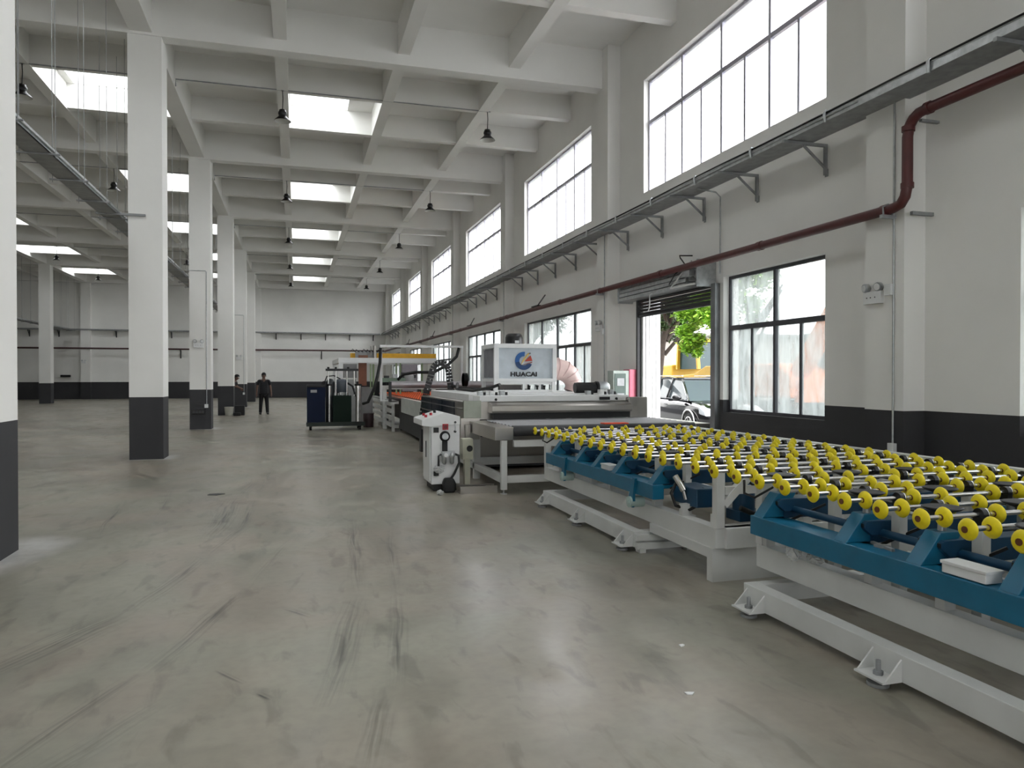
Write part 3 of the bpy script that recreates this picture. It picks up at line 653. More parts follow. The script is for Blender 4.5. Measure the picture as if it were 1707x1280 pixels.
# outriggers
def outrigger(t, y0, y1, double, feet):
    m = MB(); m.box(2.95, 3.05, y0, y1, .045, .185); m.build('outrigger_rail', white, t, bevel=.004)
    m = MB(); m.box(4.9, 5.0, y0, y1, .045, .185); m.build('outrigger_rail', white, t)
    for y in (y0, y1-.09):
        m = MB(); m.box(3.05, 4.9, y, y+.09, .06, .185); m.build('outrigger_cross', white, t, bevel=.003)
    for x in (3.62, 4.5):
        for y in (y0+.2, y1-.3):
            m = MB(); m.box(x, x+.08, y, y+.12, .185, .26); m.build('rail_stub', white, t)
    if double:
        m = MB(); m.box(2.96, 3.9, y0-.05, y0, .03, .09); m.box(2.96, 3.9, y0-.04, y0, .11, .16); m.build('end_channel', white, t)
        for x in (2.98, 3.45): m = MB(); m.box(x, x+.06, y0-.06, y0+.03, 0, .04); m.build('foot_block', white, t)
        m = MB(); m.box(3.1, 3.9, 5.04, 5.12, .0, .26); m.box(3.1, 3.2, 5.12, 6.1, .18, .26); m.build('end_apron', white, t)
    for y in feet:
        m = MB(); m.prism([(y-.1, .045), (y+.1, .045), (y+.1, .055), (y-.1, .055)], 'x', 2.83, 2.95)
        m.prism([(2.95, .16), (2.95, .055), (2.85, .055)], 'y', y-.1, y-.09); m.prism([(2.95, .16), (2.95, .055), (2.85, .055)], 'y', y+.09, y+.1); m.build('foot_gusset', white, t)
        m = MB(); m.cyl((2.895, y, 0), (2.895, y, .018), .055, 14); m.cyl((2.895, y, .018), (2.895, y, .13), .013, 8); m.cyl((2.895, y, .055), (2.895, y, .075), .026, 6); m.build('levelling_foot', galv_d, t)
outrigger(tn, 1.2, 4.4, False, [4.26, 3.12, 2.0])
outrigger(tf, 6.11, 8.68, True, [8.55, 7.4, 6.24])

def paper_box(x0, x1, y0, y1, z, h, label, rz=0):
    t = thing('cardboard_box', ((x0+x1)/2, (y0+y1)/2, z), label, 'box')
    m = MB(); m.box(x0, x1, y0, y1, z, z+h*.72); m.build('box_body', white2, t, bevel=.003)
    m = MB(); m.box(x0-.006, x1+.006, y0-.006, y1+.006, z+h*.72, z+h); m.build('lid', white2, t, bevel=.003); t.rotation_euler = (0, 0, rz); return t
paper_box(3.03, 3.13, 2.62, 2.86, .645, .06, 'long white carton lying on the teal beam of the nearest table', 0)
paper_box(3.04, 3.14, 6.87, 7.08, .645, .055, 'small white carton on the teal beam of the farther table', 0)
# plastic film bundle hanging below the near beam, film on the floor
film = mat('plastic_film', (206, 208, 206), .25, var=.15, scale=18, alpha=.6)
def crumple(name, c, r, sq, seed, label, cat):
    rnd = random.Random(seed); bm = bmesh.new(); bmesh.ops.create_icosphere(bm, subdivisions=3, radius=1)
    for v in bm.verts:
        k = 1+rnd.uniform(-.28, .22); v.co = Vector((v.co.x*r*sq[0]*k, v.co.y*r*sq[1]*k, v.co.z*r*sq[2]*k))
    me = bpy.data.meshes.new(name); bm.to_mesh(me); bm.free(); me.materials.append(film)
    o = bpy.data.objects.new(name, me); C.objects.link(o); o.location = c; return tag(o, label, cat)
crumple('plastic_wrap', (3.06, 4.02, .47), .05, (.7, 1.2, 1), 3, 'crumpled clear film bundled under the teal beam of the nearest table', 'plastic film')
crumple('plastic_wrap', (3.1, 3.86, .465), .04, (.7, 1.7, .9), 5, 'smaller twist of clear film right of the bundle under the teal beam', 'plastic film')
crumple('plastic_wrap', (3.66, 5.72, .02), .1, (1.2, .8, .2), 8, 'clear film lying on the floor under the gap between the tables', 'plastic film')
crumple('plastic_wrap', (1.86, 9.78, .035), .06, (.8, .7, .6), 12, 'clear film at the foot of the control cabinet', 'plastic film')

# tools on the near table shelf
m = MB(); m.bar((3.16, 3.3, .64), (3.2, 3.5, .64), .02, .015); m.bar((3.14, 3.42, .64), (3.2, 3.36, .645), .03, .02)
tag(m.build('wrench', galv_d, base=(3.17, 3.4, .63)), 'dark steel tools left on the teal shelf of the nearest table', 'tool')
rag = MB(); rag.box(3.98, 4.34, 9.15, 9.3, .955, .97)
tag(rag.build('orange_cloth', mat('orange_cloth', (236, 84, 48), .8), base=(4.1, 9.2, .955), bevel=.006), 'bright orange cloth at the end of the washer infeed', 'cloth')

# ================================================================== glass washing machine
ws = thing('washing_machine', (4.0, 12, 0), 'glass washing machine with stainless hood and white fan housing', 'washing machine')
m = MB(); m.box(2.58, 2.84, 9.6, 11.2, .73, .91); m.build('infeed_side_box', steel, ws, bevel=.008)
m = MB(); m.box(5.62, 5.86, 9.6, 11.2, .73, .91); m.build('infeed_side_box', steel, ws, bevel=.008)
for i in range(9):
    y = 9.66+i*.175; m = MB(); m.cyl((2.84, y, .855), (5.62, y, .855), .072, 16); m.build('infeed_roller', dark if i == 0 else M_roll, ws)
m = MB(); m.box(2.84, 5.62, 9.72, 11.2, .885, .91); m.build('infeed_belt', M_roll, ws)
m = MB(); m.box(2.84, 5.62, 9.58, 9.64, .64, .73); m.build('infeed_cross_rail', white, ws)
for x in (2.67, 5.62):
    m = MB(); m.box(x, x+.08, 9.6, 9.68, .06, .73); m.build('leg', white, ws, bevel=.004)
    m = MB(); m.cyl((x+.04, 9.64, 0), (x+.04, 9.64, .012), .045, 14); m.cyl((x+.04, 9.64, .012), (x+.04, 9.64, .07), .014, 8); m.build('levelling_foot', galv, ws)
    for y in (11.2, 13.2, 14.9):
        m = MB(); m.box(x, x+.1, y, y+.1, 0, .73); m.build('leg', white, ws)
m = MB(); m.box(2.75, 5.62, 9.6, 9.68, .15, .25); m.build('leg_tie', white, ws, bevel=.004)
for x in (2.67, 5.62): m = MB(); m.box(x, x+.08, 9.68, 15.0, .15, .25); m.build('leg_tie', white, ws)
m = MB(); m.box(2.84, 5.5, 11.5, 11.56, .3, .62); m.build('water_tank', steel, ws)
m = MB(); m.box(2.9, 5.5, 12.2, 14.6, .05, .6); m.build('water_tank', dark, ws)
m = MB(); m.box(2.78, 5.62, 11.3, 11.36, .2, .32); m.build('lower_cross_rail', white, ws)
# body
m = MB(); m.box(2.52, 5.66, 11.25, 15.3, .92, 1.2); m.build('wash_body', steel, ws, bevel=.004)
m = MB(); m.box(2.52, 2.6, 11.3, 15.3, .5, .92); m.build('side_skirt', mat('dark_stainless', (64, 74, 84), .18, .9), ws)
for i, (a, c) in enumerate(((11.95, 12.95), (13.0, 14.0), (14.05, 15.25))):
    m = MB(); m.box(2.505, 2.52, a, c, .95, 1.18); m.build('side_panel', mat('dark_window_panel', (30, 38, 48), .12, .3), ws)
m = MB(); m.box(2.495, 2.52, 11.3, 15.3, 1.08, 1.095); m.build('panel_strip', chrome, ws)
m = MB(); m.box(2.5, 2.78, 11.18, 11.25, .95, 1.22); m.build('end_panel', mat('greenish_stainless', (140, 144, 134), .3, .8), ws, bevel=.004)
m = MB(); m.box(2.44, 2.74, 11.12, 11.2, .62, .95); m.box(2.5, 2.56, 11.0, 11.1, .4, .86); m.build('drip_plate', steel, ws)
m = MB(); m.prism([(10.98, 1.03), (10.96, 1.06), (10.96, 1.135), (11.0, 1.16), (11.25, 1.2), (11.25, 1.03)], 'x', 2.9, 5.26); m.build('front_hood', steel, ws, bevel=.004)
m = MB(); m.box(2.94, 5.26, 11.05, 11.24, .93, 1.03); m.build('hood_gap_shade', black, ws)  # solid black block standing in for the shaded gap under the hood
m = MB(); m.box(2.76, 5.3, 11.2, 11.7, 1.2, 1.29); m.build('front_cover', white2, ws, bevel=.006)
m = MB(); m.box(2.7, 5.2, 11.7, 15.2, 1.2, 1.31); m.build('top_cover', white2, ws, bevel=.006)
m = MB(); m.box(5.26, 5.6, 11.1, 11.25, .92, 1.26); m.build('end_panel', steel, ws, bevel=.01)
m = MB(); m.box(4.78, 4.96, 11.18, 11.2, 1.215, 1.265); m.build('name_plate', blackp, ws)
for x in (3.02, 5.08): m = MB(); m.cyl((x, 11.18, 1.235), (x, 11.2, 1.235), .02, 10); m.cyl((x, 11.16, 1.225), (x, 11.18, 1.225), .012, 8); m.build('knob', black, ws)
rnd = random.Random(4)
for i in range(13):
    x = 2.86+i*.19+rnd.uniform(-.03, .03)
    if 3.35 < x < 4.6: continue
    m = MB(); m.box(x, x+.07, 11.62, 11.74, 1.29, 1.35+rnd.uniform(0, .03)); m.cyl((x+.035, 11.6, 1.32), (x+.035, 11.62, 1.32), .02, 8, 0); m.build('bearing_block', white2 if i % 2 else galv, ws)
    m = MB(); m.cyl((x+.11, 11.66, 1.29), (x+.11, 11.66, 1.34), .022, 8); m.build('clamp_knob', black, ws)
# fan housing
m = MB(); m.box(3.53, 4.62, 13.02, 13.92, 1.5, 2.17); FB = m.build('fan_housing', mat('housing_grey', (186, 194, 200), .4), ws); FB['label'] = 'white fan housing with round blue logo'
for (x, y) in ((3.5, 12.98), (4.62, 12.98), (3.5, 13.86), (4.62, 13.86)):
    m = MB(); m.box(x-.03, x+.04, y, y+.07, 1.31, 1.5); m.build('leg', white2, FB)
m = MB(); m.box(3.52, 4.62, 13.0, 13.05, 1.31, 1.35); m.box(3.52, 4.62, 13.0, 13.05, 1.45, 1.5); m.build('base_rail', white2, FB)
m = MB(); m.box(3.58, 4.0, 13.02, 13.1, 1.36, 1.44); m.build('inlet_slot', mat('slot_dark', (66, 62, 60), .6), FB)
m = MB(); m.box(4.02, 4.06, 13.0, 13.05, 1.35, 1.45); m.build('base_rail', white2, FB)
for x in (4.2, 4.36, 4.5): m = MB(); m.box(x, x+.03, 13.2, 13.24, 1.31, 1.4); m.cyl((x+.015, 13.22, 1.4), (x+.015, 13.22, 1.43), .03, 8); m.build('nozzle_clip', black, FB)
m = MB()
for (x0, x1, z0, z1) in ((3.47, 4.68, 2.12, 2.2), (3.47, 4.68, 1.5, 1.56), (3.47, 3.56, 1.56, 2.12), (4.6, 4.68, 1.56, 2.12)): m.box(x0, x1, 12.98, 13.04, z0, z1)
for (y0, y1, z0, z1) in ((13.04, 13.96, 2.12, 2.2), (13.04, 13.96, 1.5, 1.56), (13.9, 13.96, 1.56, 2.12)): m.box(3.47, 3.53, y0, y1, z0, z1); m.box(4.62, 4.68, y0, y1, z0, z1)
m.build('corner_frame', white2, FB, bevel=.004)
m = MB()
for i in range(22): m.prism([(13.06+i*.038, 0), ], 'z', 0, 0) if False else m.box(3.505, 3.53, 13.06+i*.038, 13.078+i*.038, 1.58, 2.1)
m.build('filter_pleats', mat('filter_grey', (150, 150, 154), .8), FB)
m = MB(); m.lathe((3.97, 13.4, 2.17), (3.97, 13.4, 3), [(0, .16), (.03, .165), (.16, .165), (.21, .15), (.235, .12)], 20); m.build('fan_motor', blackp, FB)
m = MB(); m.box(3.94, 4.02, 13.225, 13.235, 2.22, 2.27); m.build('rating_plate', white2, FB)
# logo: blue ring open at the upper right with a fan of coloured blades
def ring_sector(m, cx, cz, r0, r1, a0, a1, y0, y1, n=18, mi=0):
    for i in range(n):
        t0, t1 = R(a0+(a1-a0)*i/n), R(a0+(a1-a0)*(i+1)/n)
        m.prism([(cx+r0*math.cos(t0), cz+r0*math.sin(t0)), (cx+r1*math.cos(t0), cz+r1*math.sin(t0)), (cx+r1*math.cos(t1), cz+r1*math.sin(t1)), (cx+r0*math.cos(t1), cz+r0*math.sin(t1))], 'y', y0, y1, mi)
lg = [mat('logo_blue', (34, 88, 150), .5, var=0), mat('logo_navy', (24, 58, 100), .5, var=0), mat('logo_red', (172, 62, 44), .5, var=0), mat('logo_gold', (206, 172, 92), .5, var=0), mat('logo_grey', (110, 110, 112), .5, var=0), white2]
cx, cz = 4.045, 1.885
m = MB(); ring_sector(m, cx, cz, .085, .168, 82, 190, 13.008, 13.018, 14, 0); ring_sector(m, cx, cz, .085, .168, 190, 338, 13.008, 13.018, 18, 1)
def blade(p, mi, dy=0): m.prism(p, 'y', 13.006-dy, 13.017-dy, mi)
blade([(cx-.06, cz-.08), (cx+.0, cz+.0), (cx+.105, cz+.13), (cx+.09, cz+.15), (cx-.02, cz+.02)], 3, .002)
blade([(cx+.01, cz-.01), (cx+.13, cz+.1), (cx+.165, cz+.0)], 2, .003)
blade([(cx-.04, cz-.08), (cx+.16, cz-.01), (cx+.155, cz-.04)], 4, .002)
blade([(cx-.03, cz-.07), (cx+.165, cz-.02), (cx+.16, cz-.03)], 2, .004)
m.cyl((cx+.12, 13.004, cz+.14), (cx+.12, 13.018, cz+.14), .014, 10, 4)
m.build('logo', lg, FB)
def text(body, size, loc, rot, mt, parent, ext=.002, bold=.0, sx=1):
    cu = bpy.data.curves.new('t', 'FONT'); cu.body = body; cu.size = size; cu.extrude = ext; cu.offset = bold; cu.align_x = 'CENTER'; cu.align_y = 'CENTER'
    o = bpy.data.objects.new('t', cu); C.objects.link(o); dg = bpy.context.evaluated_depsgraph_get()
    me = bpy.data.meshes.new_from_object(o.evaluated_get(dg)); bpy.data.objects.remove(o)
    me.materials.clear(); me.materials.append(mt)
    o = bpy.data.objects.new('lettering', me); C.objects.link(o); off = WP[parent.name]
    o.parent = parent; o.location = tuple(loc[i]-off[i] for i in range(3)); o.rotation_euler = rot; o.scale = (sx, 1, 1); return o
text('HUACAI', .115, (cx, 13.01, 1.635), (R(90), 0, 0), mat('letter_black', (26, 26, 30), .5, var=0), FB, bold=.004, sx=1.22)
# duct elbow and blower on the right
pk = mat('pale_pink_plastic', (222, 196, 190), .35, var=.1, scale=8)
el = [(4.6, 13.3, 1.72), (4.78, 13.3, 1.74), (4.93, 13.3, 1.71), (5.05, 13.3, 1.63), (5.12, 13.3, 1.52), (5.14, 13.3, 1.4), (5.1, 13.3, 1.3)]
m = MB(); m.tube(el, [.22, .215, .2, .19, .17, .16, .16], 20); m.build('duct_elbow', pk, FB)
m = MB()
for i in range(1, 6):
    p = Vector(el[i]); q = Vector(el[i+1]); d_ = (q-p).normalized()*.008; rr = [.22, .215, .2, .19, .17, .16][i]+.008; m.cyl(p-d_, p+d_, rr, 20)
m.build('duct_rib', mat('duct_rib', (206, 172, 168), .4), FB)
m = MB(); m.cyl((4.66, 12.0, 1.4), (5.05, 12.0, 1.4), .09, 20); m.cyl((5.05, 12, 1.4), (5.09, 12, 1.4), .115, 20)
for i in range(18):
    a = i*math.pi*2/18; m.box(4.7, 5.02, 12+.088*math.cos(a)-.004, 12+.088*math.cos(a)+.004, 1.4+.088*math.sin(a)-.008, 1.4+.088*math.sin(a)+.008)
mo = m.build('drive_motor', blackp, ws)
m = MB(); m.lathe((5.09, 12, 1.4), (6, 12, 1.4), [(0, .11), (.16, .11), (.2, .08)], 18); m.build('gearbox', galv, mo)
m = MB(); m.box(4.72, 4.8, 11.95, 12.05, 1.29, 1.34); m.box(4.94, 5.02, 11.95, 12.05, 1.29, 1.34); m.box(5.06, 5.09, 11.9, 12.1, 1.29, 1.4); m.build('motor_foot', black, mo)
m = MB(); m.box(2.3, 2.45, 10.35, 10.55, .4, .7); m.box(2.34, 2.42, 10.4, 10.5, 0, .42); m.build('pedestal_switch', mat('old_ivory', (196, 196, 176), .5), ws)
m = MB(); m.cyl((2.4, 10.34, .56), (2.4, 10.35, .56), .045, 14); m.build('switch_dial', black, ws)
tr = MB(); tr.box(2.14, 2.66, 9.78, 9.81, 0, .1); tr.box(2.14, 2.66, 9.95, 9.98, 0, .1); tr.box(2.14, 2.66, 9.81, 9.95, 0, .01)
tag(tr.build('drip_trough', steel, base=(2.3, 10, 0)), 'stainless trough on the floor between control cabinet and washer leg', 'trough')

# ================================================================== control cabinet
cc = thing('control_cabinet', (1.95, 10.4, 0), 'white control cabinet with sloped desk and red switch', 'control cabinet')
def ccx(x0, x1): return 1.8+x0, 1.8+x1
m = MB(); m.box(1.8, 2.2, 10.1, 10.75, .1, .98); m.build('cabinet_body', white2, cc, bevel=.008)
m = MB(); m.prism([(1.66, .92), (1.66, 1.0), (1.98, 1.1), (2.2, 1.04), (2.2, .93), (1.8, .9)], 'y', 10.07, 10.8); m.build('sloped_desk', white2, cc, bevel=.008)
m = MB(); m.box(1.84, 2.16, 10.14, 10.7, .0, .1); m.build('plinth', black, cc)
m = MB(); m.box(1.785, 1.8, 10.16, 10.7, .14, .9); m.build('cabinet_door', white2, cc, bevel=.003)
m = MB(); m.box(1.775, 1.785, 10.42, 10.44, .45, .68); m.build('door_handle', dark, cc)
for z in (.82, .22): m = MB(); m.box(1.83, 1.9, 10.08, 10.1, z, z+.07); m.build('hinge', black, cc)
m = MB(); m.box(1.95, 2.03, 10.055, 10.07, .86, .94); sw = m.build('main_switch', red, cc)
m = MB(); m.cyl((1.99, 10.04, .9), (1.99, 10.055, .9), .028, 14); m.box(1.983, 1.997, 10.03, 10.04, .875, .925); m.build('switch_knob', mat('dark_red', (110, 14, 24), .4), sw)
m = MB(); m.lathe((1.99, 10.1, .765), (1.99, 10, .765), [(0, .075), (.02, .072), (.03, .05)], 20); m.build('gauge_bezel', black, cc)
m = MB(); m.cyl((1.99, 10.06, .765), (1.99, 10.07, .765), .045, 18); m.build('gauge_face', galv, cc)
for (x, z) in ((2.13, .96), (2.13, .83)): m = MB(); m.cyl((x, 10.06, z), (x, 10.1, z), .016, 10); m.build('handle_mount', black, cc)
m = MB(); m.cyl((2.13, 10.065, .83), (2.13, 10.065, .96), .006, 8); m.build('door_bar', galv, cc)
for i, (dx, dy) in enumerate(((.1, 10.2), (.18, 10.25), (.12, 10.5), (.26, 10.4))):
    zz = 1.005+(.1*(dx-.02)/.32); m = MB(); m.cyl((1.64+dx, dy, zz), (1.64+dx, dy, zz+.035), .02, 12); m.build('push_button', red if i < 3 else black, cc)
m = MB(); m.box(1.95, 2.02, 10.06, 10.1, .55, .7); m.build('regulator_top', black, cc)
m = MB(); m.box(1.94, 2.12, 10.03, 10.1, .5, .56); fr_ = m.build('air_regulator', galv, cc)
for x in (1.97, 2.08):
    m = MB(); m.lathe((x, 10.05, .38), (x, 10.05, 1), [(0, .012), (.02, .03), (.1, .034), (.11, .04), (.15, .04), (.17, .02)], 14); m.build('filter_bowl', galv, fr_)
m = MB(); m.cyl((1.99, 10.0, .51), (1.99, 10.02, .51), .028, 14); m.build('pressure_gauge', white2, fr_)
m = MB(); m.tube([(2.12, 10.06, .52), (2.17, 10.03, .5), (2.17, 10.0, .4), (2.1, 9.98, .26), (2.04, 9.96, .18)], .018, 8); m.tube([(1.93, 10.06, .52), (1.89, 10.04, .5), (1.89, 10.04, .36)], .014, 8); m.build('air_hose', black, fr_)
m = MB(); m.prism([(1.95, 0), (1.93, .12), (1.96, .2), (2.08, .2), (2.12, .12), (2.1, 0)], 'y', 9.93, 10.04)
tag(m.build('bundled_cable', black, base=(2.02, 10, 0), bevel=.02), 'black bundle of hoses standing before the control cabinet', 'hose')
crumple('plastic_wrap', (1.9, 10.05, .32), .055, (1.3, .5, 1), 22, 'torn clear film hanging on the control cabinet front', 'plastic film')

# ================================================================== cable chains, coating line behind
def chain(name, pts, label, w=.13, h=.05):
    P_ = [Vector(p) for p in pts]; sm = []
    for i in range(len(P_)-1):
        n = max(1, int((P_[i+1]-P_[i]).length/.065)); sm += [P_[i].lerp(P_[i+1], j/n) for j in range(n)]
    sm.append(P_[-1]); t = thing(name, sm[0], label, 'cable chain')
    for i in range(len(sm)-1):
        m = MB(); a, c = sm[i], sm[i+1]; c = a.lerp(c, .86); m.bar(a, c, w, h, up=(0, 1, 0))
        o = m.build('link', blackp, t)
        if i % 3: continue
        m = MB(); mid = a.lerp(c, .5); m.box(mid.x-.01, mid.x+.01, mid.y-w/2-.004, mid.y-w/2, mid.z-.01, mid.z+.01); m.build('link_hole', white2, o)
    return t
def arc(cx, cz, r, a0, a1, y, n=8): return [(cx+r*math.cos(R(a0+(a1-a0)*i/n)), y, cz+r*math.sin(R(a0+(a1-a0)*i/n))) for i in range(n+1)]
kc = chain('cable_chain', [(2.6, 15.6, .86), (2.68, 15.6, 1.3)]+arc(2.98, 1.72, .17, 165, 10, 15.6)+[(3.2, 15.6, 1.4), (3.2, 15.6, 1.14)], 'black drag chain arching up behind the washing machine')
m = MB(); m.box(2.54, 2.68, 15.5, 15.7, 0, .84); m.build('chain_bracket', dark, kc)
m = MB(); m.tube([(3.22, 15.5, 1.4), (3.3, 15.1, 1.36), (3.5, 14.6, 1.345), (3.9, 14.2, 1.345), (3.7, 14.05, 1.345)], .03, 8)
m.tube([(3.2, 13.0+1.9, 1.45), (2.95, 13.8, 1.36), (3.05, 12.9, 1.345), (3.25, 12.4, 1.4), (3.36, 12.2, 1.46)], .028, 8)
tag(m.build('hose', black, base=(3.2, 14.5, 1.3)), 'black hoses lying over the top of the washing machine', 'hose')

co = thing('coating_line', (3.5, 20, 0), 'long coating line with orange roller bed and pale side panels', 'coating machine')
m = MB(); m.box(2.82, 2.9, 15.7, 20.6, .6, 1.0); m.build('side_panel', mat('pale_panel', (190, 194, 188), .45), co, bevel=.006)
m = MB(); m.box(2.86, 2.92, 15.7, 21.2, .1, .6); m.build('lower_skirt', dark, co)
m = MB(); m.box(2.95, 5.4, 15.7, 27.0, .35, .9); m.build('bed_frame', mat('mid_grey', (70, 66, 64), .5), co)
m = MB(); m.box(5.4, 5.5, 15.7, 27.0, .5, 1.0); m.build('side_panel', white, co)
for x in (3.0, 5.2):
    for y in (16, 19, 22, 26): m = MB(); m.box(x, x+.12, y, y+.12, 0, .36); m.build('leg', dark, co)
m = MB()
for i in range(58):
    y = 15.85+i*.19; m.cyl((2.96, y, 1.0), (5.38, y, 1.0), .012, 6)
m.build('roller_shafts', dark, co, kind='stuff')
m = MB(); ics = [(math.cos(R(a)), math.sin(R(a))) for a in range(0, 360, 45)]
for i in range(58):
    y = 15.85+i*.19
    for j in range(12):
        x = 3.02+j*.2+(.1 if i % 2 else 0)
        m.prism([(y+.042*c_, 1.0+.042*s_) for c_, s_ in ics], 'x', x-.018, x+.018)
m.build('orange_wheels', orange, co, kind='stuff')
m = MB(); m.box(2.9, 2.94, 15.7, 27.0, .96, 1.0); m.build('bed_edge', mat('orange_edge', (214, 130, 100), .5), co)
# louvered white side frame
ls = thing('slatted_side_frame', (2.85, 24, 0), 'white slatted side frame beside the orange roller bed', 'machine frame')
for i, z in enumerate((.14, .34, .54, .74)):
    m = MB(); m.box(2.62, 2.66, 21.4, 27.2, z, z+.12); m.build('slat', white, ls, bevel=.004)
for y in (21.38, 24.2, 27.1): m = MB(); m.box(2.66, 2.74, y, y+.1, 0, .88); m.build('upright', white, ls)
m = MB(); m.box(2.62, 2.8, 21.38, 27.2, .86, .9); m.build('top_plate', mat('mid_grey2', (132, 132, 130), .5), ls)
m = MB(); m.box(2.74, 2.86, 21.38, 21.46, .1, .2); m.box(2.74, 2.86, 21.38, 21.46, .8, .88); m.build('end_plate', white, ls)
# portal of thin tube
pt = thing('tube_portal', (3.65, 22.0, 0), 'thin white tube portal over the coating line with hoses hung on it', 'portal frame')
for x in (2.42, 4.86): m = MB(); m.box(x-.035, x+.035, 21.97, 22.04, 0 if x > 3 else .9, 2.46); m.build('upright', white2, pt, bevel=.004)
m = MB(); m.box(2.38, 4.9, 21.97, 22.04, 2.46, 2.53); m.build('top_bar', white2, pt, bevel=.004)
m = MB(); m.box(2.39, 2.62, 21.9, 22.1, .86, .9); m.build('foot_plate', white2, pt)
m = MB(); m.tube([(2.4, 21.9, 2.44), (2.38, 21.9, 2.0), (2.3, 21.85, 1.6), (2.2, 21.8, 1.25), (2.02, 21.8, .85), (1.88, 21.9, .8)], .045, 8); m.build('hose', black, pt)
m = MB(); m.tube([(4.75, 21.9, 2.46), (4.68, 21.9, 2.2), (4.4, 21.8, 1.95), (3.95, 21.75, 1.72), (3.4, 21.7, 1.72), (3.05, 21.8, 1.66), (2.9, 21.9, 1.5)], .045, 8); m.build('hose', black, pt)
# spreading roller tube across the bed
m = MB(); m.cyl((2.5, 20.4, 1.37), (5.45, 20.4, 1.37), .1, 18)
rt = tag(m.build('cross_roller', mat('brushed_alu', (186, 182, 186), .32, .7), base=(4, 20.4, 1.37)), 'long silvery roller tube lying across the orange bed', 'roller tube')
m = MB()
for x in (2.46, 5.4): m.box(x, x+.06, 20.3, 20.5, .9, 1.45)
m.build('roller_bracket', dark, rt)
chain('cable_chain', [(3.6, 22.8, 1.348), (4.6, 22.8, 1.348), (4.7, 22.8, 1.348)], 'low flat drag chain lying behind the silvery roller tube', .1, .05)
# gantry with yellow beam
ga = thing('gantry', (2.9, 24.5, 0), 'white gantry frame carrying a yellow beam over the coating line', 'gantry')
m = MB(); m.box(1.3, 4.45, 24.0, 24.12, 2.03, 2.19); m.build('front_beam', white2, ga, bevel=.005)
m = MB(); m.box(1.3, 1.42, 24.12, 28.0, 2.03, 2.17); m.box(4.33, 4.45, 24.12, 28.0, 2.03, 2.17); m.build('side_beam', white2, ga)
m = MB(); m.box(1.3, 4.45, 27.9, 28.02, 2.03, 2.17); m.build('rear_beam', white2, ga)
for (x, y) in ((1.32, 24.0), (4.3, 24.0), (1.32, 27.9), (4.3, 27.9)): m = MB(); m.box(x, x+.12, y, y+.12, 0, 2.03); m.build('upright', white2, ga)
m = MB(); m.box(1.75, 4.62, 25.0, 25.2, 2.19, 2.37); m.build('travelling_beam', mat('crane_yellow', (224, 168, 24), .45), ga, bevel=.005)
m = MB(); m.box(1.72, 4.5, 24.96, 25.24, 2.12, 2.19); m.build('carriage', dark, ga)
m = MB(); m.box(1.9, 2.6, 24.9, 25.0, 2.22, 2.44); m.build('valve_bank', galv_d, ga)
m = MB(); m.box(2.0, 2.3, 24.82, 24.9, 2.2, 2.3); m.build('terminal_box', mat('copper_brown', (126, 84, 62), .5), ga)
m = MB(); m.cyl((2.52, 24.8, 2.2), (2.52, 24.8, 2.62), .05, 12); m.cyl((2.4, 24.8, 2.3), (2.4, 24.8, 2.6), .02, 8); m.build('air_cylinder', steel, ga)
m = MB()
for i in range(8): m.tube([(1.75+i*.12, 24.8, 2.42), (1.8+i*.12, 24.78, 2.5-.02*(i % 3)), (1.9+i*.12, 24.8, 2.4)], .014, 6)
m.build('air_hose', black, ga)
m = MB(); m.box(1.95, 2.2, 24.15, 24.3, 1.3, 2.03); m.build('lift_column', mat('rust_brown', (128, 78, 58), .6), ga)
m = MB(); m.box(2.3, 2.34, 24.1, 24.14, 1.2, 2.0); m.box(2.4, 2.46, 24.3, 24.36, 1.0, 2.0); m.build('lift_post', mat('pale_green', (150, 168, 128), .5), ga)
m = MB(); m.box(1.5, 1.9, 24.3, 24.8, 1.55, 2.0); m.build('junction_box', grey, ga)
m = MB(); m.box(3.4, 3.9, 24.5, 24.9, 1.1, 2.0); m.build('lift_housing', mat('pale_lilac', (168, 160, 168), .5), ga)
for x in (3.15, 3.28, 4.0): m = MB(); m.box(x, x+.05, 24.3, 24.35, 1.0, 2.03); m.build('guide_post', mat('pale_green', (150, 168, 128), .5), ga)
# printing head and its fittings between the portal legs
ph = thing('print_station', (3.2, 22.9, 0), 'green and grey coating head standing between portal and gantry', 'coating machine')
m = MB(); m.box(2.5, 3.3, 22.6, 23.0, 1.42, 1.55); m.build('head_beam', mat('sage_green', (120, 140, 124), .5), ph)
m = MB(); m.box(2.5, 4.9, 22.7, 22.9, 1.2, 1.32); m.build('doctor_beam', white, ph)
for x in (2.55, 4.8): m = MB(); m.box(x, x+.12, 22.7, 22.9, 0, 1.2); m.build('upright', white, ph)
for x, c_ in ((2.6, dark), (2.85, galv), (3.1, dark), (3.25, grey), (3.42, blackp)):
    m = MB(); m.box(x, x+.14, 22.65, 22.85, 1.55, 1.62+.1*((x*10) % 2)); m.build('actuator', c_, ph)
m = MB(); m.lathe((3.35, 22.7, 1.42), (3.35, 22.7, 2), [(0, .16), (.2, .16), (.24, .1)], 16); m.build('motor', grey, ph)
m = MB(); m.box(3.86, 3.94, 17.26, 17.34, .9, 1.5); m.cyl((3.85, 17.3, 1.52), (3.95, 17.3, 1.52), .16, 16); m.box(3.8, 4.0, 17.2, 17.4, .9, .93)
m_ = MB(); m.cyl((3.85, 17.3, 1.52), (3.95, 17.3, 1.52), .16, 16)
m2 = m
tag(m2.build('hand_wheel', blackp, base=(3.9, 17.3, .9)), 'black hand wheel and post behind the washing machine', 'hand wheel')

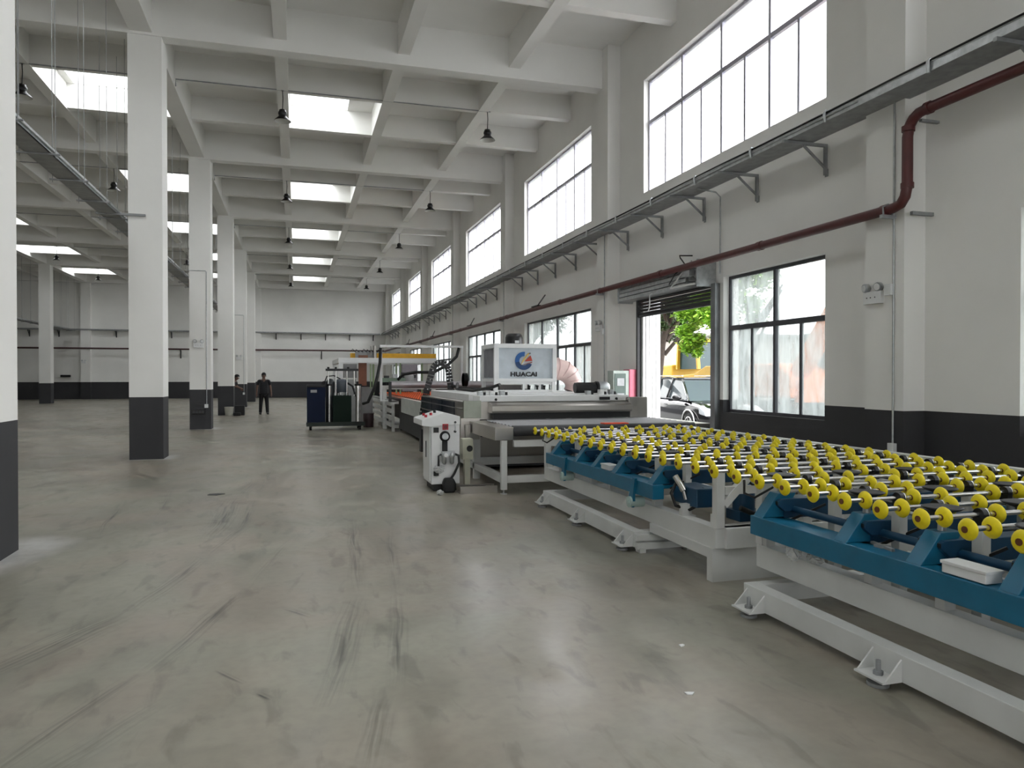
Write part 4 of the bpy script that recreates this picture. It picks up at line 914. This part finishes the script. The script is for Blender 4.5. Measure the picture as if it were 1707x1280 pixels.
# ================================================================== resin supply cart
ca = thing('supply_cart', (1.1, 22.7, 0), 'dark wheeled cart carrying the pump cabinets and tanks', 'cart')
m = MB(); m.box(.3, 2.0, 22.5, 23.3, .12, .2); m.build('deck', black, ca, bevel=.01)
m = MB(); m.box(.3, 2.0, 22.48, 22.5, .12, .24); m.build('deck_edge', mat('dark_green', (12, 28, 20), .5), ca)
for x in (.42, 1.85):
    for y in (22.6, 23.2):
        m = MB(); m.cyl((x-.03, y, .06), (x+.03, y, .06), .06, 14); m.box(x-.04, x+.04, y-.03, y+.03, .08, .12); m.build('caster', black, ca)
m = MB()
for x in (.94, 1.16, 1.48, 1.7): m.cyl((x, 22.75, 1.0), (x, 22.75, 1.78), .022, 8)
m.build('tie_rod', chrome, ca)
m = MB(); m.box(.86, 1.82, 22.7, 22.8, 1.76, 1.83); rb_ = m.build('ram_bar', blackp, ca)
m = MB()
for x in (.94, 1.16, 1.52): m.cyl((x, 22.75, 1.83), (x, 22.75, 1.88), .035, 8)
m.build('ram_nut', black, rb_)
for x, r in (((.96), .045), ((1.8), .075)):
    m = MB(); m.cyl((x, 22.58, .22), (x, 22.58, 1.32), r, 14); m.build('air_ram', chrome, ca)
    m = MB(); m.cyl((x, 22.58, 1.32), (x, 22.58, 1.37), r+.035, 12); m.cyl((x, 22.58, .2), (x, 22.58, .24), r+.05, 12); m.build('ram_cap', black, ca)
q = thing('pump_cabinet', (.55, 22.8, .2), 'dark blue pump cabinet at the left end of the cart', 'cabinet')
m = MB(); m.box(.32, .84, 22.52, 23.15, .2, 1.28); m.build('cabinet_body', mat('navy_panel', (4, 20, 46), .55, spec=.2), q, bevel=.01)
m = MB(); m.box(.31, .85, 22.5, 23.16, 1.28, 1.34); m.build('cabinet_lid', black, q)
m = MB(); m.box(.42, .6, 22.51, 22.52, 1.12, 1.2); m.build('badge', grey, q)
q = thing('pump_cabinet', (1.3, 22.8, .2), 'dark green pump cabinet in the middle of the cart', 'cabinet')
m = MB(); m.box(1.06, 1.6, 22.52, 23.1, .2, 1.03); m.build('cabinet_body', mat('green_panel', (3, 26, 15), .55, spec=.2), q, bevel=.01)
m = MB()
for x in (1.12, 1.22, 1.34, 1.46, 1.54): m.cyl((x, 22.6, 1.03), (x, 22.6, 1.1), .025, 8)
m.build('fitting', galv, q)
m = MB(); m.lathe((1.32, 22.85, 1.12), (1.32, 22.85, 2), [(0, .17), (.02, .18), (.34, .18), (.38, .15), (.4, .06)], 20)
for a in range(3): m.cyl((1.32+.12*math.cos(a*2.1), 22.85+.12*math.sin(a*2.1), 1.03), (1.32+.12*math.cos(a*2.1), 22.85+.12*math.sin(a*2.1), 1.13), .012, 6)
tag(m.build('pressure_tank', mat('tank_grey', (66, 74, 82), .4), base=(1.32, 22.85, 1.03)), 'grey pressure tank standing above the green cabinet', 'tank')
m = MB(); m.lathe((1.0, 22.98, .2), (1.0, 22.98, 2), [(0, .14), (1.2, .14), (1.3, .1), (1.33, .03)], 18)
tag(m.build('gas_cylinder', mat('tank_grey2', (74, 78, 80), .4), base=(1.0, 22.98, .2)), 'tall grey cylinder between blue and green cabinets', 'cylinder')
m = MB(); m.tube([(.8, 22.9, 1.34), (.9, 22.8, 1.6), (1.1, 22.8, 1.62), (1.3, 22.85, 1.52)], .018, 6); m.tube([(1.5, 22.8, 1.4), (1.65, 22.75, 1.3), (1.74, 22.7, 1.0)], .03, 8); m.tube([(.75, 22.7, 1.34), (.78, 22.6, 1.45), (.9, 22.6, 1.44)], .012, 6)
m.build('hose', black, ca)
# drum and bin left of the slatted frame
m = MB(); m.lathe((2.2, 23.6, 0), (2.2, 23.6, 1), [(0, .16), (.42, .17), (.44, .15)], 16); tag(m.build('drum', mat('dark_drum', (52, 34, 36), .5), base=(2.2, 23.6, 0)), 'dark reddish drum left of the slatted frame', 'drum')
m = MB(); m.box(2.05, 2.4, 24.3, 24.7, .0, 1.25); tag(m.build('electrical_box', mat('box_grey', (134, 132, 132), .5), base=(2.2, 24.5, 0), bevel=.01), 'grey upright electrical box behind the cart', 'cabinet')
m = MB(); m.box(1.5, 1.95, 25.3, 25.8, 0, 1.5); tag(m.build('electrical_box', mat('box_pale', (176, 178, 178), .5), base=(1.7, 25.5, 0), bevel=.01), 'pale cabinet between cart and gantry upright', 'cabinet')

# electrical cabinet beside the doorway
ec = thing('electrical_cabinet', (6.62, 14.6, 0), 'pale electrical cabinet with pink film side left of the open doorway', 'cabinet')
m = MB(); m.box(6.42, 6.78, 14.3, 14.6, 0, 1.72); m.build('cabinet_body', mat('pale_green_grey', (158, 168, 160), .5), ec, bevel=.006)
m = MB(); m.box(6.45, 6.7, 14.285, 14.3, .5, 1.66); dr = m.build('cabinet_door', mat('dark_green_door', (66, 84, 76), .4), ec)
m = MB(); m.box(6.5, 6.66, 14.275, 14.285, 1.4, 1.56); m.box(6.5, 6.66, 14.275, 14.285, 1.12, 1.24); m.build('display', galv_d, dr)
m = MB(); m.box(6.78, 6.98, 14.28, 14.6, .85, 1.75); m.build('film_wrap', mat('pink_film', (214, 106, 128), .35), ec, bevel=.02)
m = MB(); m.box(6.05, 6.32, 15.0, 15.3, 0, 1.28); tag(m.build('machine_box', dark, base=(6.2, 15.1, 0), bevel=.01), 'low dark box behind the washer, left of the pale cabinet', 'box')

# bottle on the sill at the right picture edge
bt = thing('sill_bottle', (7.07, 5.6, .99), 'clear bottle with white and red label on the window sill at the right edge', 'bottle')
m = MB(); m.lathe((7.07, 5.56, .99), (7.07, 5.56, 2), [(0, .034), (.16, .034), (.19, .016), (.22, .014)], 14); m.build('bottle_body', mat('clear_plastic', (200, 200, 200), .15, alpha=.5), bt)
m = MB(); m.lathe((7.07, 5.56, 1.02), (7.07, 5.56, 2), [(0, .036), (.06, .036)], 14, caps=False); m.build('bottle_label', red, bt)
m = MB(); m.lathe((7.07, 5.56, 1.08), (7.07, 5.56, 2), [(0, .0355), (.03, .0355)], 14, caps=False); m.build('bottle_label', white2, bt)
# things on the floor by the far column
m = MB(); m.box(-2.4, -2.02, 32.1, 32.45, 0, .4); tag(m.build('black_crate', black, base=(-2.2, 32.3, 0), bevel=.01), 'black crate standing on the floor by the fourth column', 'crate')
m = MB(); m.box(-2.42, -2.14, 31.66, 31.9, 0, .13); tag(m.build('black_pouch', black, base=(-2.3, 31.8, 0), bevel=.03), 'small black tool pouch before the black crate', 'bag')
m = MB(); m.lathe((-2.6, 31.95, 0), (-2.6, 31.95, 1), [(0, .15), (.34, .18), (.36, .19)], 18); tag(m.build('white_bucket', mat('pale_bucket', (176, 174, 164), .5), base=(-2.6, 31.95, 0)), 'pale bucket left of the black crate', 'bucket')
m = MB(); m.box(-16.0, -15.2, 43.2, 43.9, 0, .42); m.box(-15.9, -15.3, 43.25, 43.8, .42, .6); tag(m.build('crate_stack', mat('dull_grey', (110, 108, 104), .6), base=(-15.6, 43.5, 0)), 'grey crates on the floor beside the left picture edge column', 'crate')
m = MB(); m.box(-14.9, -14.6, 41.6, 41.9, 0, 2.1); tag(m.build('dark_post', dark, base=(-14.7, 41.7, 0)), 'dark upright locker next to the dim second-line column', 'locker')
m = MB(); m.box(-15.7, -15.1, 58.02, 58.2, 1.55, 1.7); tag(m.build('wall_heater', black, base=(-15.4, 58.1, 1.55)), 'small dark box hung on the end wall at the left', 'wall box')
def shard(x, y, r, s):
    rn = random.Random(s); m = MB(); n = 5; m.prism([(x+r*math.cos(i*1.257)*rn.uniform(.3, 1), y+r*math.sin(i*1.257)*rn.uniform(.3, 1)) for i in range(n)], 'z', .0, .006); return m
for i, (x, y, r, lb) in enumerate(((-1.05, 10.7, .14, 'flat dark scrap on the floor near the two long tyre scuffs'), (2.2, 3.9, .035, 'pale paper scrap on the floor left of the nearest outrigger foot'), (1.9, 3.3, .03, 'small pale chip on the open floor before the nearest table'))):
    tag(shard(x, y, r, i).build('floor_scrap', dark if i == 0 else white2, base=(x, y, 0)), lb, 'scrap')

# ================================================================== outside the doorway
m = MB(); m.box(XR+.3, 90, -40, 140, -.25, -.02); tag(m.build('forecourt_ground', mat('asphalt', (112, 112, 110), .85, var=.15, scale=2)), 'pale concrete yard outside the doorway', 'ground', kind='structure')

def tree(x, y, h, crown, n, cols, label, lean=0, leaf=.1, seed=1):
    rn = random.Random(seed); t = thing('tree', (x, y, -.02), label, 'tree')
    m = MB(); tr_ = [(x, y, -.02), (x+lean*.2, y-.05, h*.2), (x+lean*.5, y+.05, h*.38), (x+lean, y, h*.55)]
    m.tube(tr_, [.17, .15, .13, .1], 10)
    for i in range(6):
        a = rn.uniform(0, 6.28); z = h*rn.uniform(.3, .5); k = (z/(h*.55)); bx_ = x+lean*k
        m.tube([(bx_, y, z), (bx_+.5*math.cos(a), y+.5*math.sin(a), z+.6), (bx_+1.1*math.cos(a), y+1.1*math.sin(a), z+1.5)], [.08, .06, .03], 7)
    m.build('trunk', mat('bark', (58, 50, 42), .9, var=.3, scale=14, bump=.4), t)
    m = MB()
    cl_ = []
    for (cx_, cy_, cz_, r) in crown:
        for i in range(int(r*r*14)):
            v = Vector((rn.gauss(0, 1), rn.gauss(0, 1), rn.gauss(0, 1))).normalized()*r*rn.uniform(.55, 1); cl_.append((Vector((cx_, cy_, cz_))+v, rn.uniform(.18, .38)*max(.6, r/1.4)))
    for i in range(n):
        c, r = rn.choice(cl_); p = c+Vector((rn.gauss(0, .5), rn.gauss(0, .5), rn.gauss(0, .4)))*r
        a = Vector((rn.uniform(-1, 1), rn.uniform(-1, 1), rn.uniform(-.5, .5))).normalized(); b_ = a.cross(Vector((rn.uniform(-.4, .4), rn.uniform(-.4, .4), 1))).normalized(); s_ = leaf*rn.uniform(.6, 1.2)
        m.add([p-a*s_, p+b_*s_*.5, p+a*s_, p-b_*s_*.5], [(0, 1, 2, 3)], rn.choice((0, 0, 1)))
    me = bpy.data.meshes.new('foliage'); me.from_pydata([tuple(Vector(v)-Vector((x, y, -.02))) for v in m.v], [], m.f)
    for c in cols: me.materials.append(c)
    me.polygons.foreach_set('material_index', m.m); me.update()
    o = put('foliage', me, t, (0, 0, 0)); o['kind'] = 'stuff'; return t
def leafmat(name, rgb):
    m = mat(name, rgb, .55, var=.3, scale=1.5); nt = m.node_tree; b = nt.nodes['Principled BSDF']
    b.inputs['Subsurface Weight'].default_value = 0; b.inputs['Transmission Weight'].default_value = 0; return m
g1, g2 = leafmat('leaf_bright', (150, 190, 62)), leafmat('leaf_fresh', (112, 160, 48))
g3, g4 = leafmat('leaf_dark', (52, 72, 34)), leafmat('leaf_olive', (72, 90, 50))
tree(12.4, 18.5, 5.6, [(12.3, 20.5, 2.75, .6), (12.3, 20.6, 3.4, .8), (12.2, 20.2, 3.9, 1.0), (12.6, 19.4, 4.4, 1.4), (12.9, 19.8, 5.4, 1.3), (12.1, 20.9, 4.6, .5)], 24000, [g1, g2], 'bright green tree just outside the doorway, its branches hanging low', seed=2)
tree(13.0, 25.2, 7.5, [(13.2, 25.0, 4.4, 1.1), (13.0, 25.8, 5.3, 1.4), (13.6, 24.2, 4.8, 1.1), (12.6, 26.4, 5.0, 1.0), (14.5, 26.2, 4.2, 1.3)], 16000, [g3, g4], 'darker tree with leaning black trunk behind the parked car', lean=.7, seed=5)
tree(14.5, 45, 9.5, [(14.5, 45, 6.8, 2.6), (14.2, 43, 6.0, 2.0), (15, 47, 6.4, 2.2)], 9000, [g3, g4], 'tall dull green tree seen through the panes behind the washing machine', seed=9, leaf=.2)
tree(17, 33, 8, [(17, 33, 5.4, 2.0), (17.5, 31.2, 4.8, 1.6)], 7000, [g4, g3], 'olive green tree farther back across the yard', seed=11, leaf=.16)
bd = thing('yard_building', (28, 52, 0), 'low pale building with a dark window across the yard', 'building')
m = MB(); m.box(24, 34, 44, 62, -.02, 4.3); m.build('wall', mat('render', (150, 142, 134), .9), bd)
m = MB(); m.box(23.6, 34.4, 43.6, 62.4, 4.3, 4.5); m.build('roof', mat('roof_grey', (120, 116, 112), .8), bd)
for y in (45.2, 48.6, 52, 56):
    m = MB(); m.box(23.95, 24.0, y, y+1.7, .9, 2.9); fr2 = m.build('window', mat('brown_frame', (70, 56, 50), .5), bd)
    for i in range(2):
        m = MB(); m.box(23.93, 23.95, y+.08+i*.82, y+.8+i*.82, 1.0, 2.8); m.build('pane', mat('dark_pane', (56, 60, 66), .1), fr2)
m = MB(); m.box(12.0, 12.5, 30.5, 31.0, -.02, 2.6); tag(m.build('gate_pillar', white2, base=(12.25, 30.7, 0)), 'white gate pillar behind the dark tree trunk', 'pillar')

# parked car
car = thing('car', (0, 0, 0), 'shiny black car parked outside the doorway, nose to the right', 'car')
cb = mat('car_black', (12, 12, 14), .12, var=0, coat=.6); cg = mat('car_glass', (70, 78, 82), .05, var=0, spec=.9)
st = [(-2.32, .74, .45, .9), (-2.2, .84, .32, 1.06), (-1.5, .91, .24, 1.06), (0, .92, .22, 1.03), (1.0, .92, .22, 1.02), (1.35, .91, .24, .97), (1.9, .86, .26, .9), (2.15, .78, .28, .78), (2.28, .64, .34, .6)]
v, fs = [], []
for (x, wd, zb, zt) in st:
    for (yy, z) in ((wd*.9, zb), (wd, zb+.16), (wd*1.0, (zb+zt)/2+.1), (wd*.97, zt-.1), (wd*.88, zt), (wd*.4, zt+.03)): v.append((x, yy, z))
    for (yy, z) in ((-wd*.4, zt+.03), (-wd*.88, zt), (-wd*.97, zt-.1), (-wd, (zb+zt)/2+.1), (-wd, zb+.16), (-wd*.9, zb)): v.append((x, yy, z))
for i in range(len(st)-1):
    for j in range(12): k = (j+1) % 12; fs.append((i*12+j, i*12+k, (i+1)*12+k, (i+1)*12+j))
fs += [tuple(range(12)), tuple(reversed(range((len(st)-1)*12, len(st)*12)))]
m = MB(); m.add(v, fs, 0, True); bodyc = m.build('body', cb, car)
bodyc.modifiers.new('s', 'SUBSURF').levels = 1; bodyc.modifiers['s'].render_levels = 1
g_ = [(1.2, .84, 1.0), (.35, .64, 1.6), (-.7, .66, 1.66), (-1.75, .62, 1.6), (-2.18, .8, 1.04)]
v = [(x, s*wd, z) for (x, wd, z) in g_ for s in (1, -1)]
m = MB(); m.add(v, [(0, 2, 4, 6, 8), (9, 7, 5, 3, 1), (0, 1, 3, 2), (2, 3, 5, 4), (4, 5, 7, 6), (6, 7, 9, 8)]); m.build('greenhouse', cg, car, bevel=.03)
m = MB()
for s in (1, -1):
    for a, c in (((1.22, .84, 1.0), (.35, .64, 1.61)), ((.35, .645, 1.61), (-.7, .665, 1.67)), ((-.7, .665, 1.67), (-1.75, .625, 1.61)), ((-1.75, .62, 1.61), (-2.2, .8, 1.04)), ((-.25, .665, 1.64), (-.3, .86, 1.02)), ((-1.25, .65, 1.64), (-1.35, .86, 1.03))):
        m.bar((a[0], s*a[1], a[2]), (c[0], s*c[1], c[2]), .055, .05)
m.box(-1.75, .35, -.6, .6, 1.62, 1.67)
m.build('roof_frame', cb, car)
m = MB()
for s in (1, -1): m.bar((.95, s*.87, 1.04), (-2.1, s*.87, 1.07), .02, .02); m.bar((.2, s*.58, 1.72), (-1.6, s*.58, 1.72), .03, .03)
m.build('chrome_strip', chrome, car)
for s in (1, -1):
    for x in (1.38, -1.38):
        m = MB(); m.cyl((x, s*.66, .34), (x, s*.9, .34), .34, 28); m.lathe((x, s*.9, .34), (x, s*2, .34), [(0, .34), (.015, .3), (.015, .24)], 28); wh = m.build('tyre', black, car)
        m = MB()
        for i in range(7): a = i*6.283/7; m.bar((x, s*.925, .34), (x+.22*math.cos(a), s*.925, .34+.22*math.sin(a)), .05, .02, up=(0, 1, 0))
        m.lathe((x, s*.91, .34), (x, s*2, .34), [(0, .23), (.02, .24), (.02, .21)], 28, caps=False); m.build('rim', chrome, wh)
        m = MB(); ring = [(x+.41*math.cos(R(a)), s*.93, .36+.4*math.sin(R(a))) for a in range(-10, 191, 12)]; m.tube(ring, .025, 8); m.build('arch_trim', chrome, car)
    m = MB(); m.lathe((.85, s*.9, 1.08), (.7, s*1.08, 1.1), [(0, .03), (.06, .08), (.2, .09), (.24, .05)], 12); m.build('wing_mirror', cb, car)
    m = MB(); m.prism([(1.85, .66), (2.26, .62), (2.2, .76), (1.8, .9)], 'y', s*.58, s*.84); m.build('headlight', mat('lamp_glass', (205, 210, 214), .1, .2), car, bevel=.03)
    m = MB(); m.cyl((2.22, s*.56, .42), (2.27, s*.56, .42), .05, 14); m.build('fog_lamp', chrome, car)
    m = MB(); m.box(-.35, -.2, s*.9, s*.925, .85, .88); m.box(-1.3, -1.15, s*.9, s*.925, .86, .89); m.build('door_handle', chrome, car)
m = MB(); m.box(2.2, 2.3, -.4, .4, .42, .66); m.build('grille', black, car)
car.location = (10.78, 18.3, -.02)
hx, hy = -.11, -.994; car.rotation_euler = (0, 0, math.atan2(hy, hx))
car.location = (11.15, 18.87, -.02); car.scale = (1, 1, .95)

# orange excavator seen through the dirty panes
exo = mat('excavator_orange', (232, 122, 18), .45, var=.08, scale=2)
ex = thing('excavator', (14.6, 19.6, 0), 'orange excavator standing in the yard behind the low dirty window', 'excavator')
m = MB()
for x in (13.3, 15.3):
    m.prism([(17.4, .3), (17.6, 0), (21.4, 0), (21.7, .3), (21.6, .7), (21.3, .85), (17.8, .85), (17.4, .7)], 'x', x, x+.5)
m.build('track', black, ex, bevel=.05)
m = MB(); m.prism([(18.0, .95), (21.2, .95), (21.5, 1.2), (21.4, 1.85), (21.0, 1.98), (18.6, 1.98), (18.0, 1.6)], 'x', 13.6, 15.6); m.build('engine_housing', exo, ex, bevel=.08)
m = MB(); m.box(14.9, 15.7, 17.8, 19.2, 1.9, 2.9); m.build('cab', dark, ex, bevel=.05)
m = MB(); m.bar((14.0, 18.3, 1.5), (14.0, 16.2, 3.9), .35, .5, up=(1, 0, 0)); m.bar((14.0, 16.3, 3.9), (14.0, 13.9, 2.4), .3, .4, up=(1, 0, 0)); m.build('boom', exo, ex, bevel=.04)
m = MB(); m.bar((14.0, 14.0, 2.4), (14.0, 13.2, .6), .26, .3, up=(1, 0, 0)); m.prism([(12.8, .1), (13.6, .1), (13.7, .8), (13.0, .9)], 'x', 13.7, 14.3); m.build('bucket_arm', exo, ex)
m = MB(); m.box(13.8, 15.4, 17.9, 18.1, .85, 1.5); m.build('turntable_guard', exo, ex)
# yellow loader beyond the car
yl = mat('loader_yellow', (186, 146, 30), .45, var=.08)
ld = thing('loader', (16.3, 28, 0), 'yellow loader with dark teal cab glass behind the black car', 'loader')
m = MB(); m.prism([(28.6, 1.0), (31.2, 1.0), (31.2, 1.7), (30.6, 2.02), (28.6, 2.1)], 'x', 15.6, 17.2); m.build('bonnet', yl, ld, bevel=.05)
m = MB(); m.prism([(24.4, .9), (28.4, .9), (28.4, 1.6), (26.4, 1.7), (25.6, 2.0), (24.4, 2.0)], 'x', 15.4, 15.7); m.build('side_arm', yl, ld, bevel=.03)
m = MB()
for x in (15.7, 17.1):
    for y in (28.3, 26.6): m.bar((x, y, 1.9), (x, y+(.15 if y < 27 else -.1), 3.0), .12, .12)
m.box(15.6, 17.2, 26.5, 28.5, 3.0, 3.12); m.build('cab_frame', yl, ld)
m = MB(); m.box(15.75, 17.05, 26.7, 28.2, 1.9, 2.98); m.build('cab_glass', mat('teal_glass', (14, 48, 50), .15), ld)
for x in (15.5, 16.9):
    for y in (25.4, 30.0): m = MB(); m.cyl((x, y, .65), (x+.45, y, .65), .66, 20); m.build('wheel', black, ld)

# ================================================================== people
skin_m = mat('skin', (104, 78, 66), .6, var=.05); shirt_m = mat('dark_shirt', (24, 24, 28), .85); trou_m = mat('dark_trousers', (22, 22, 25), .9); hair_m = mat('black_hair', (14, 13, 13), .7)
def skinned(name, verts, edges, radii, root, mt, parent):
    me = bpy.data.meshes.new(name); me.from_pydata(verts, edges, []); me.materials.append(mt)
    o = put(name, me, parent, (0, 0, 0)); sk = o.modifiers.new('skin', 'SKIN')
    for i, r in enumerate(radii): d_ = me.skin_vertices[0].data[i]; d_.radius = r if isinstance(r, tuple) else (r, r); d_.use_root = (i == root)
    sk.use_smooth_shade = True; s_ = o.modifiers.new('sub', 'SUBSURF'); s_.levels = 1; s_.render_levels = 2
    dg = bpy.context.evaluated_depsgraph_get(); me2 = bpy.data.meshes.new_from_object(o.evaluated_get(dg)); o.modifiers.clear(); o.data = me2
    for p_ in me2.polygons: p_.use_smooth = True
    return o
def person(loc, rz, label, lean=0.0, arms=None):
    t = thing('person', loc, label, 'person')
    L = lambda x, y, z: (x, y-lean*max(0, z-.95), z-abs(lean)*.25*max(0, z-.95))
    arms = arms or [((-.2, 0, 1.42), (-.27, .0, 1.14), (-.29, -.05, .9), (-.3, -.08, .82)), ((.2, 0, 1.42), (.27, .0, 1.14), (.29, -.05, .9), (.3, -.08, .82))]
    V = [L(0, 0, .93), L(0, 0, 1.15), L(0, -.01, 1.4), L(0, 0, 1.48), L(0, -.01, 1.53), L(0, -.02, 1.6), L(0, -.015, 1.67)]
    E_ = [(0, 1), (1, 2), (2, 3), (3, 4), (4, 5), (5, 6)]; Rr = [(.15, .1), (.14, .1), (.15, .1), .055, .055, (.085, .1), (.072, .088)]
    for s, A in zip((-1, 1), arms):
        i0 = len(V); V += [L(s*.1, 0, 1.42)]+[L(*a) for a in A]; E_ += [(2, i0)]+[(i0+i, i0+i+1) for i in range(4)]; Rr += [.07, .055, .042, .032, .034]
        h = V[-1]; hb = len(V)-1
        for q in range(5):
            dx = (q-2)*.014; ln = (.05, .075, .08, .075, .06)[q]; i1 = len(V)
            if q == 0: V += [(h[0]-s*.03, h[1]-.02, h[2]-.015), (h[0]-s*.04, h[1]-.035, h[2]-.045)]
            else: V += [(h[0]+dx*.3, h[1]+dx*1.6, h[2]-.04), (h[0]+dx*.3-s*.01, h[1]+dx*1.6, h[2]-.04-ln*.8)]
            E_ += [(hb, i1), (i1, i1+1)]; Rr += [.011, .009]
    for s in (-1, 1):
        i0 = len(V); V += [(s*.09, 0, .88), (s*.12, -.01, .5), (s*.14, .02, .12), (s*.15, .0, .05), (s*.17, -.14, .035)]; E_ += [(0, i0)]+[(i0+i, i0+i+1) for i in range(4)]; Rr += [.095, .065, .045, .045, .03]
    skinned('body', V, E_, Rr, 0, skin_m, t)
    # shirt with short sleeves
    V = [L(0, 0, .76), L(0, 0, .9), L(0, 0, 1.1), L(0, -.01, 1.38), L(0, 0, 1.46)]; E_ = [(0, 1), (1, 2), (2, 3), (3, 4)]; Rr = [(.18, .14), (.195, .145), (.185, .135), (.185, .13), (.085, .085)]
    for s, A in zip((-1, 1), arms):
        i0 = len(V); a, b_ = A[0], A[1]; md = tuple(a[i]*.25+b_[i]*.75 for i in range(3)); V += [L(s*.12, 0, 1.42), L(*a), L(*md)]; E_ += [(3, i0), (i0, i0+1), (i0+1, i0+2)]; Rr += [.085, .078, .07]
    skinned('shirt', V, E_, Rr, 0, shirt_m, t)
    V = [(0, 0, .93)]; E_ = []; Rr = [(.17, .13)]
    for s in (-1, 1):
        i0 = len(V); V += [(s*.09, 0, .84), (s*.12, -.01, .5), (s*.145, .02, .02)]; E_ += [(0, i0), (i0, i0+1), (i0+1, i0+2)]; Rr += [.11, .085, .065]
    skinned('trousers', V, E_, Rr, 0, trou_m, t)
    for s in (-1, 1):
        m = MB(); o = WP[t.name]; m.prism([(o[1]+.09, o[2]), (o[1]-.19, o[2]), (o[1]-.2, o[2]+.04), (o[1]-.08, o[2]+.09), (o[1]+.08, o[2]+.1)], 'x', o[0]+s*.15-.045, o[0]+s*.15+.045); m.build('shoe', black, t, bevel=.015)
    hc = L(0, .005, 1.66); bm = bmesh.new(); bmesh.ops.create_icosphere(bm, subdivisions=3, radius=1)
    for v_ in list(bm.verts):
        if v_.co.z < -.15 - .5*v_.co.y*0 and v_.co.y < .2 or v_.co.z < -.75: bm.verts.remove(v_)
    for v_ in bm.verts: v_.co = Vector((v_.co.x*.1, v_.co.y*.118, v_.co.z*.11))+Vector(hc)
    me = bpy.data.meshes.new('hair'); bm.to_mesh(me); bm.free(); me.materials.append(hair_m); put('hair', me, t, (0, 0, 0))
    fc = L(0, -.105, 1.61); m = MB()
    for s in (-1, 1): m.lathe((s*.032, fc[1]-.0, fc[2]+.01), (s*.032, fc[1]-1, fc[2]+.01), [(0, .011), (.006, .007)], 8)
    me = m.mesh('eyes', black); put('eyes', me, t, (0, 0, 0))
    m = MB(); m.add([(0, fc[1]+.004, fc[2]+.015), (-.014, fc[1]+.0, fc[2]-.03), (.014, fc[1], fc[2]-.03), (0, fc[1]-.026, fc[2]-.028)], [(0, 1, 3), (0, 3, 2), (1, 2, 3)]); put('nose', m.mesh('nose', skin_m), t, (0, 0, 0))
    m = MB(); m.box(-.022, .022, fc[1]+.002, fc[1]+.012, fc[2]-.06, fc[2]-.052); put('mouth', m.mesh('mouth', mat('lips', (110, 62, 56), .6)), t, (0, 0, 0))
    m = MB()
    for s in (-1, 1): m.lathe((s*.078, fc[1]+.1, fc[2]), (s*.5, fc[1]+.12, fc[2]), [(0, .02), (.012, .024), (.02, .014)], 8)
    put('ears', m.mesh('ears', skin_m), t, (0, 0, 0))
    t.rotation_euler = (0, 0, rz); return t
person((-1.29, 32.8, 0), .1, 'person in dark shirt and trousers standing on the open floor, arms hanging')
m_ = person((-2.72, 33.6, 0), 1.4, 'person in dark clothes half hidden behind a white column, leaning forward', lean=.45,
       arms=[((-.2, 0, 1.42), (-.24, -.16, 1.2), (-.2, -.4, 1.12), (-.19, -.48, 1.1)), ((.2, 0, 1.42), (.24, -.14, 1.2), (.2, -.38, 1.1), (.19, -.46, 1.08))])
